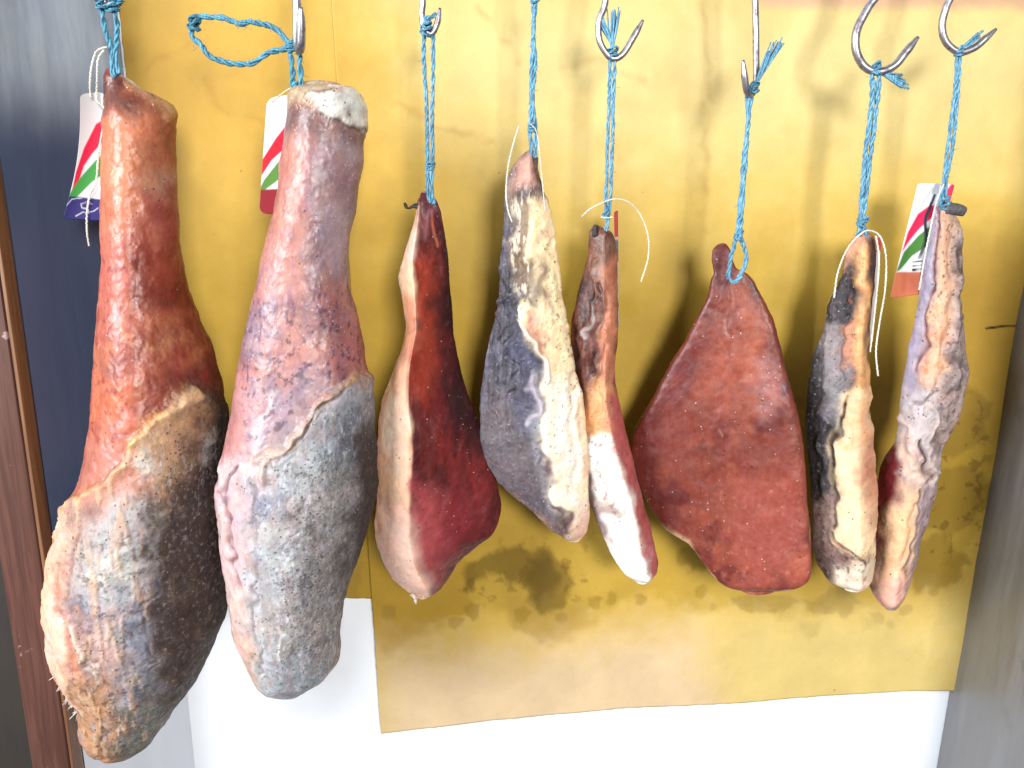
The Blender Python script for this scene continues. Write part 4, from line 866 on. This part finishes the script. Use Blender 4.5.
def twine(name, cords, Y, label, group, r=.0021, knots=(), frays=(), mat=None, plies=3, cat='string'):
    """cords: pixel paths of the cords of one string; knots: (x, y, size); frays: (x, y, dx, dy, n)"""
    p0 = cords[0][0]; root = empty(name, v3(p0[0], p0[1], p0[2] if len(p0) > 2 else Y)); mat = mat or TWINE
    for i, c in enumerate(cords):
        V, F = [], []; strands(smooth_path(path_px(c, Y)), r * 1.08, V, F, plies, .026 + .004 * i, i + len(c), 7)
        pp = smooth_path(path_px(c, Y), .009); rs_ = np.random.RandomState(i + int(c[0][0]))
        for q in pp:                                          # loose fibres
            d = Vector(rs_.uniform(-1, 1, 3)); d.z -= .4; e = Vector(rs_.uniform(-1, 1, 3)) * .0015
            tube_geo(smooth_path([q, q + d.normalized() * r * 1.3 + e, q + d.normalized() * r * rs_.uniform(1.6, 3.0) + e * 2], .0015), .00022, V, F, 4)
        link('cord', V, F, mat, root)
    for i, (x, y, s, *yy) in enumerate(knots):
        V, F = [], []; c = v3(x, y, yy[0] if yy else Y); rs_ = np.random.RandomState(int(x))
        for k in range(3):
            ax = rs_.uniform(-.5, .5); pts = []
            for j in range(15):
                a = j / 14 * 2 * math.pi * 1.12; q = Vector((math.cos(a) * s * .9, math.sin(a) * s * 1.0, (k - 1) * s * .75 + math.sin(a + k) * s * .45)); q.rotate(Vector((0, 0, 1)).rotation_difference(Vector((ax, .2, 1)).normalized())); pts.append(c + q)
            strands(smooth_path(pts, .0008), r * .85, V, F, 2, .012, k, 6)
        link('knot', V, F, mat, root)
    for i, (x, y, dx, dy, n) in enumerate(frays):
        V, F = [], []; rs_ = np.random.RandomState(int(x + y))
        for k in range(int(n * 2.2)):
            a = v3(x, y, Y); sp = rs_.uniform(-.17, .17, 3); l = rs_.uniform(.75, 1.1)
            b_ = v3(x + dx * l + sp[0] * abs(dy) * .9 + sp[0] * 5, y + dy * l + sp[1] * abs(dx) * .8 + sp[1] * 5, Y + sp[2] * .02); m_ = (a + b_) / 2 + Vector((sp[1], sp[2], sp[0])) * .006
            tube_geo(smooth_path([a, m_, b_], .002), lambda t: .0010 * (1.1 - .45 * t), V, F, 5)
        link('frayed_end', V, F, mat, root)
    tag(root, label, cat, group); return root

TG = 'blue twine strings the meat hangs from'
twine('blue_string', [[(101, 3), (104, 25), (112, 50), (113, 72), (116, 76)], [(113, 1), (117, 30), (116, 55), (119, 74)]], -.136, 'dark blue string tied round the shank tip of the largest ham', TG, .0022, [(103, 2, .0055), (112, 6, .005)], [(112, 4, 11, -3, 6)], TWINE_DK)
twine('blue_string', [[(292, 46), (275, 28), (262, 24), (250, 22), (240, 24), (222, 18), (198, 17), (193, 22), (192, 36), (200, 44), (210, 56), (226, 62), (245, 64), (258, 60), (270, 52), (290, 48)],
                      [(290, 50), (292, 66), (293, 86), (296, 92)], [(299, 52), (300, 68), (301, 80), (302, 92)]], -.135,
      'blue string with a wide open loop at the second ham', TG, .0024, [(195, 24, .0048), (291, 47, .004), (297, 90, .004)], (), TWINE_DK)
twine('blue_string', [[(424, 34), (424, 60), (427, 110), (427, 150), (428, 192), (431, 203)], [(433, 34), (433, 70), (432, 110), (433, 150), (432, 190), (434, 204)]], -.107, 'light blue string with doubled strands above the dark red piece', TG, .0019, [(427, 30, .0052), (427, 24, .004), (430, 166, .0032)], [(424, 22, 12, -8, 5)])
twine('blue_string', [[(532, -6), (534, 20), (532, 60), (531, 100), (530, 130), (532, 158)], [(537, -6), (533, 30), (535, 60), (533, 100), (536, 130), (535, 158)]], -.107, 'tightly twisted blue string above the cream and slate piece', TG, .0019, [(532, 128, .0034), (534, -2, .004)])
twine('blue_string', [[(610, 54), (609, 110), (607, 160), (606, 205), (608, 228)], [(615, 54), (613, 110), (612, 160), (610, 205), (605, 236)]], -.103, 'blue string with a short looped top above the narrowest strip', TG, .0017, [(612, 52, .0040), (607, 214, .0034)], [(612, 50, 2, -42, 7), (612, 44, -14, -30, 4)])
twine('blue_string', [[(746, 92), (748, 120), (744, 160), (740, 205), (737, 232), (731, 258), (729, 276), (734, 282), (742, 276)], [(752, 90), (747, 130), (745, 170), (742, 205), (741, 236), (746, 252), (745, 266), (738, 278)]], -.118, 'blue string ending in a loop over the broad terracotta wedge', TG, .0020, [(753, 88, .0044), (739, 236, .0036)], [(754, 88, 24, -46, 9)])
twine('blue_string', [[(872, 66), (872, 100), (866, 150), (862, 190), (860, 222), (858, 236)], [(880, 66), (877, 100), (871, 150), (867, 190), (863, 222), (868, 238)]], -.103, 'thick blue string with a frayed tuft beside its hook, second from right', TG, .0022, [(876, 69, .0046), (862, 222, .004)], [(880, 72, 26, 14, 12), (880, 74, 22, 4, 8)])
twine('blue_string', [[(957, 54), (955, 90), (949, 140), (943, 185), (940, 206)], [(960, 54), (957, 100), (952, 150), (946, 185), (948, 210)]], -.103, 'thin blue string with a tuft on its hook, rightmost', TG, .0017, [(959, 52, .0036), (945, 204, .005)], [(960, 50, 22, -16, 9)])

# ------------------------------------------------------------------ hooks
def hook(pts, Y, label, r=.0024):
    P3 = path_px(pts, Y); top = P3[0]
    root = empty('meat_hook', top + Vector((0, 0, .10)))
    up = [top + Vector((-.004, 0, .118)), top + Vector((.010, .004, .130)), top + Vector((.024, .006, .118)), top + Vector((.022, .004, .085)), top + Vector((.008, .002, .045))]
    path = smooth_path(up + P3, .002); V, F = [], []
    tube_geo(path, lambda t: r * 1.3 * (1 if t < .96 else 1 - (t - .96) / .04 * .55), V, F, 14); link('hook_wire', V, F, STEEL, root)
    tag(root, label, 'meat hook', 'steel meat hooks holding the strings'); return root
hook([(106, -22), (104, -8), (106, 4), (116, 2), (118, -8)], -.136, 'steel hook above the largest ham, only its lowest bend in view')
hook([(296, -30), (297, 10), (297, 40, -.136), (299, 50, -.142), (301, 44, -.150), (301, 7, -.156)], -.134, 'dark steel hook seen edge on over the second ham', .0030)
hook([(423, -30), (423, 0), (422, 14), (424, 28), (431, 34), (437, 24), (440, 8)], -.107, 'small steel hook wrapped in blue string over the dark red piece', .0023)
hook([(530, -34), (531, -12), (533, -2), (538, -3), (541, -16)], -.107, 'steel hook nearly out of view over the cream and slate piece', .0022)
hook([(607, -20), (605, 4), (599, 22), (600, 42), (611, 58), (622, 55), (632, 40), (643, 20)], -.103, 'open steel hook holding the string of the narrowest strip')
hook([(756, -30), (756, 40), (756, 82, -.110), (752, 94, -.116), (747, 92, -.124), (745, 80, -.128), (743, 60, -.130)], -.104, 'long straight steel hook seen edge on with dark point forward')
hook([(880, -12), (868, 8), (857, 30), (856, 50), (864, 66), (878, 72), (894, 66), (906, 52), (918, 37)], -.103, 'large open steel hook, second from the right', .0030)
hook([(954, -12), (946, 8), (942, 26), (946, 42), (959, 52), (974, 48), (986, 38), (996, 29)], -.103, 'open steel hook nearest the upper right corner', .0026)
# the rail that carries them, above the picture
zr = max(v3(512, -12, -.12).z, v3(512, -12, -.12).z) + .124
bpy.context.view_layer.update()
V, F = [], []; yr = -.118
tube_geo([Vector((XL + .001, yr, zr + .0)), Vector((0, yr, zr)), Vector((XR - .001, yr, zr))], .006, V, F, 16)
rail = empty('hanging_rail', (XL, yr, zr)); link('rail_bar', V, F, STEEL, rail); tag(rail, 'steel bar the meat hooks hang from, above the picture', 'rail')

# ------------------------------------------------------------------ printed tags
def card(TL, TR, BR, BL, Y, painter, curl=.003, bow=0, n=150, m_=90, thick=.0004, Yr=None, rnd=5):
    s = np.linspace(0, 1, m_); t = np.linspace(0, 1, n); S, T = np.meshgrid(s, t)
    TL, TR, BR, BL = map(np.array, (TL, TR, BR, BL))
    # rounded corners: rows near the ends are narrower
    le = np.linalg.norm(np.array(BL) - np.array(TL)); e = np.clip(np.minimum(T, 1 - T) * le / rnd, 0, 1)
    wid = np.linalg.norm(np.array(TR) - np.array(TL)); sh = (1 - np.sqrt(np.clip(1 - (1 - e) ** 2, 0, 1))) * rnd / wid
    S2 = .5 + (S - .5) * (1 - 2 * sh)
    P = ((TL * (1 - S2[..., None]) + TR * S2[..., None]) * (1 - T[..., None]) + (BL * (1 - S2[..., None]) + BR * S2[..., None]) * T[..., None])
    P[..., 0] += bow * np.sin(T * math.pi)
    Yg = Y + ((Yr - Y) * S2 if Yr is not None else 0) + curl * np.sin(T * math.pi) - curl * 1.4 * (S2 - .5) ** 2
    ax, az = ray(P[..., 0], P[..., 1]); k = Yg - CAM[1]; W = np.stack([ax * k, Yg, CAM[2] + az * k], -1).reshape(-1, 3)
    pt = Paint(P.reshape(-1, 2), W * 1000, (236, 236, 240), 60, PRINTG); painter(pt)
    N_ = n * m_; idx = np.arange(N_).reshape(n, m_); a = idx[:-1, :-1].ravel(); b_ = idx[:-1, 1:].ravel(); c = idx[1:, 1:].ravel(); d = idx[1:, :-1].ravel()
    per = np.concatenate([idx[0, :], idx[1:, -1], idx[-1, -2::-1], idx[-2:0:-1, 0]]); pn = np.roll(per, -1)
    Fq = np.concatenate([np.stack([a, d, c, b_], 1), np.stack([a, b_, c, d], 1) + N_, np.stack([per, pn, pn + N_, per + N_], 1)])
    Wb = W.copy(); Wb[:, 1] += thick; wc = np.tile(srgb((225, 225, 225)), (N_, 1))
    return np.concatenate([W, Wb]), Fq, np.concatenate([pt.c, wc])
def tag_thing(geo, label, strings, Y, r=.0008, grp='striped paper tags on the meat'):
    V, Fq, C = geo; o0 = V[0].copy(); root = empty('striped_tag', o0)
    mesh_np('card', V - o0, Fq, CARD, root, C)
    for s in strings:
        A, B = [], []; strands(smooth_path(path_px(s, Y), .001), r, A, B, 2, .005, 1, 6); link('tie_string', A, B, COTTON, root)
    tag(root, label, 'tag', grp)
def pt1(P):
    P.poly((232, 8, 70), [(70, 200), (76, 172), (84, 148), (96, 124), (106, 118), (106, 138), (92, 154), (84, 166), (76, 190)], .8, 0)
    P.poly((60, 160, 64), [(62, 214), (68, 196), (80, 178), (96, 160), (106, 152), (106, 172), (92, 182), (76, 198), (66, 212)], .8, 0)
    P.poly((34, 26, 110), [(56, 232), (62, 206), (70, 196), (108, 200), (108, 232)], .8, 0)
    P.line((236, 236, 245), 1.3, [(92, 204), (87, 202), (81, 204), (82, 208), (88, 209), (89, 213), (83, 212), (76, 216)], .6, 0); P.line((236, 236, 245), 1.0, [(90, 212), (94, 211), (98, 208)], .6, 0)
    P.line((220, 220, 235), .8, [(61, 212), (72, 199), (82, 198)], .5, 0)
def pt2(P):
    P.poly((214, 10, 44), [(255, 178), (262, 160), (276, 138), (290, 120), (290, 144), (272, 160), (264, 172), (258, 182)], .8, 0)
    P.poly((84, 134, 50), [(256, 196), (264, 180), (278, 162), (292, 150), (292, 166), (276, 182), (262, 192)], .8, 0)
    P.poly((140, 10, 30), [(254, 190), (292, 188), (292, 222), (254, 222)], .8, 0)
def pt8(P):
    P.poly((232, 30, 84), [(902, 252), (908, 232), (918, 214), (930, 205), (936, 206), (934, 216), (920, 228), (910, 240)], .8, 0)
    P.poly((232, 40, 90), [(944, 202), (947, 190), (953, 182), (958, 186), (956, 200), (950, 206)], .8, 0)
    P.poly((70, 130, 50), [(896, 272), (904, 252), (918, 236), (930, 226), (930, 244), (912, 256), (900, 270)], .8, 0)
    P.poly((206, 112, 76), [(886, 300), (892, 272), (930, 272), (930, 305)], .8, 0); P.poly((150, 66, 44), [(906, 276), (930, 274), (930, 300), (912, 294)], 5, 4, a=.6)
    for k in range(3): P.line((28, 26, 36), 2.2, [(913, 262 + k * 4), (922, 261 + k * 4)], .6, 0)
    P.line((40, 40, 60), 3, [(930, 204), (926, 220), (924, 240), (920, 258)], 1.5, 1)
    P.line((60, 66, 92), 3, [(934, 196), (930, 204)], 1.5, 1)
tag_thing(card((80, 94), (104, 92), (104, 221), (63, 219), -.137, pt1, .004, bow=6, Yr=-.125), 'striped tag with dark blue foot carrying white script, on the largest ham',
          [[(107, 47), (100, 49), (95, 54), (91, 70), (90, 88), (91, 97)], [(104, 50), (98, 60), (97, 84), (97, 100), (103, 106), (105, 116), (99, 150), (96, 182), (90, 195), (87, 212), (87, 232), (89, 246)]], -.141, .0010)
tag_thing(card((267, 98), (294, 94), (288, 214), (259, 214), -.130, pt2, .003, rnd=8), 'striped tag with dark red foot half hidden behind the mauve ham', [[(272, 102, -.132), (284, 92, -.134), (295, 86, -.137)]], -.134, .0007)
tag_thing(card((918, 183), (955, 184), (924, 294), (890, 298), -.092, pt8, .003, rnd=3), 'striped tag with brown foot beside the rightmost piece',
          [[(944, 184, -.106), (937, 200, -.112), (931, 226, -.120), (925, 256, -.122), (919, 290, -.116)]], -.104, .0009)
def pt5(P): P.poly((232, 40, 100), [(600, 200), (640, 200), (640, 237), (600, 237)], .8, 0); P.poly((90, 130, 190), [(600, 240), (640, 240), (640, 262), (600, 262)], 1, 0)
def pt7(P): P.poly((226, 40, 90), [(860, 200), (900, 200), (900, 252), (860, 252)], .8, 0)
tag_thing(card((614, 212), (618, 210), (619, 330), (616, 330), -.100, pt5, .001, Yr=-.060, rnd=1, m_=16), 'tag turned edge on with a pink tip beside the narrowest strip',
          [[(601, 217), (607, 218), (613, 217)], [(581, 217, -.085), (590, 209, -.094), (604, 202), (617, 199), (630, 203), (641, 216), (648, 236), (648, 258), (641, 282)]], -.108, .0008)
tag_thing(card((878, 238), (882, 236), (873, 340), (869, 342), -.094, pt7, .001, Yr=-.060, rnd=1, m_=16), 'tag turned edge on with a pink tip beside the blackened piece',
          [[(834, 298), (838, 272), (848, 248), (862, 233), (872, 231), (881, 238), (886, 258), (885, 290), (880, 320), (876, 350), (878, 376)], [(876, 236), (879, 262), (875, 310), (870, 352)]], -.112, .0010)
A, B = [], []; rt = empty('white_string', v3(519, 126, -.11))
strands(smooth_path(path_px([(519, 126), (513, 145), (508, 168), (506, 192), (508, 210), (512, 222)], -.116), .001), .0009, A, B, 2, .005, 1, 6); link('cord', A, B, COTTON, rt)
A, B = [], []; strands(smooth_path(path_px([(531, 124), (537, 134), (541, 168), (545, 212)], -.112), .001), .0006, A, B, 2, .005, 1, 6); link('cord', A, B, COTTON, rt)
tag(rt, 'loose white string beside the top of the slate and cream piece', 'string')

# ------------------------------------------------------------------ small bits: stalks, drips, fringe
def bit(name, pts, Y, rad, mat, parent):
    V, F = [], []; path = smooth_path(path_px(pts, Y), .0012)
    tube_geo(path, rad, V, F, 10)
    q = np.array([tuple(v) for v in V]) * 1000; nn = fbm(q / 4, 3, 7)
    V = [v + Vector((nn[i] * .0006, nn[i] * .0006, nn[i] * .0005)) for i, v in enumerate(V)]
    return link(name, V, F, mat, parent)
def flat_meat(name, c):
    m, nt, nd, lk, bs = newmat(name); tc = N(nt, 'ShaderNodeTexCoord'); n = noise(nt, tc.outputs['Object'], 300, 4, .65)
    lk.new(mixc(nt, rng(nt, n, .3, .7, 0, 1), tuple(x * .5 for x in c) + (1,), c + (1,)), bs.inputs['Base Color']); bs.inputs['Roughness'].default_value = .6
    bp = N(nt, 'ShaderNodeBump'); bp.inputs['Strength'].default_value = .7; bp.inputs['Distance'].default_value = .002; lk.new(n, bp.inputs['Height']); lk.new(bp.outputs[0], bs.inputs['Normal'])
    return m
roots = {o.name: o for o in COL.objects if o.type == 'EMPTY'}
PJ = [roots['pork_jowl'] if i == 0 else roots['pork_jowl.%03d' % i] for i in range(6)]
DARK = flat_meat('dried_dark_meat', (.035, .02, .02)); FATB = flat_meat('fat_drips', (.75, .66, .58)); STALK = flat_meat('grey_stub', (.10, .09, .10))
bit('stalk', [(421, 207), (414, 206), (408, 208), (404, 203)], -.108, lambda t: .0022 * (1.2 - t * .75) * (1 + .3 * math.sin(t * 9)), DARK, PJ[0])
bit('fat_drip', [(411, 594), (415, 598), (416, 604)], -.112, lambda t: .0026 * (1 - .5 * t), FATB, PJ[0]); bit('fat_drip', [(422, 592), (424, 597)], -.112, lambda t: .002 * (1 - .5 * t), FATB, PJ[0])
bit('stub', [(944, 209), (951, 209), (958, 210), (965, 212)], -.104, lambda t: .0066 * (1 - .3 * t ** 3) * (1 if t < .97 else .55), STALK, PJ[5])
bit('dried_flap', [(596, 236), (595, 230), (596, 225)], -.102, lambda t: .0036 * (1 - .4 * t), DARK, PJ[2])
hm = roots['cured_ham']
V, F = [], []
for k in range(46):
    t = rs.rand() ** .8; x = 55 + 24 * t + rs.uniform(-2, 3); y = 666 + 42 * t; ln = rs.uniform(4, 12) * (1 if k % 3 else 1.4); dr = rs.uniform(.15, .75)
    tube_geo(smooth_path(path_px([(x + 6, y - 4), (x + rs.uniform(-1, 1), y + 2), (x - ln * dr, y + ln * (1.1 - dr * .6))], -.142 - .014 * rs.rand()), .002), lambda u, g=rs.uniform(.7, 1.5): .0010 * g * (1.05 - .8 * u), V, F, 5)
link('fringe', V, F, FATB, hm)
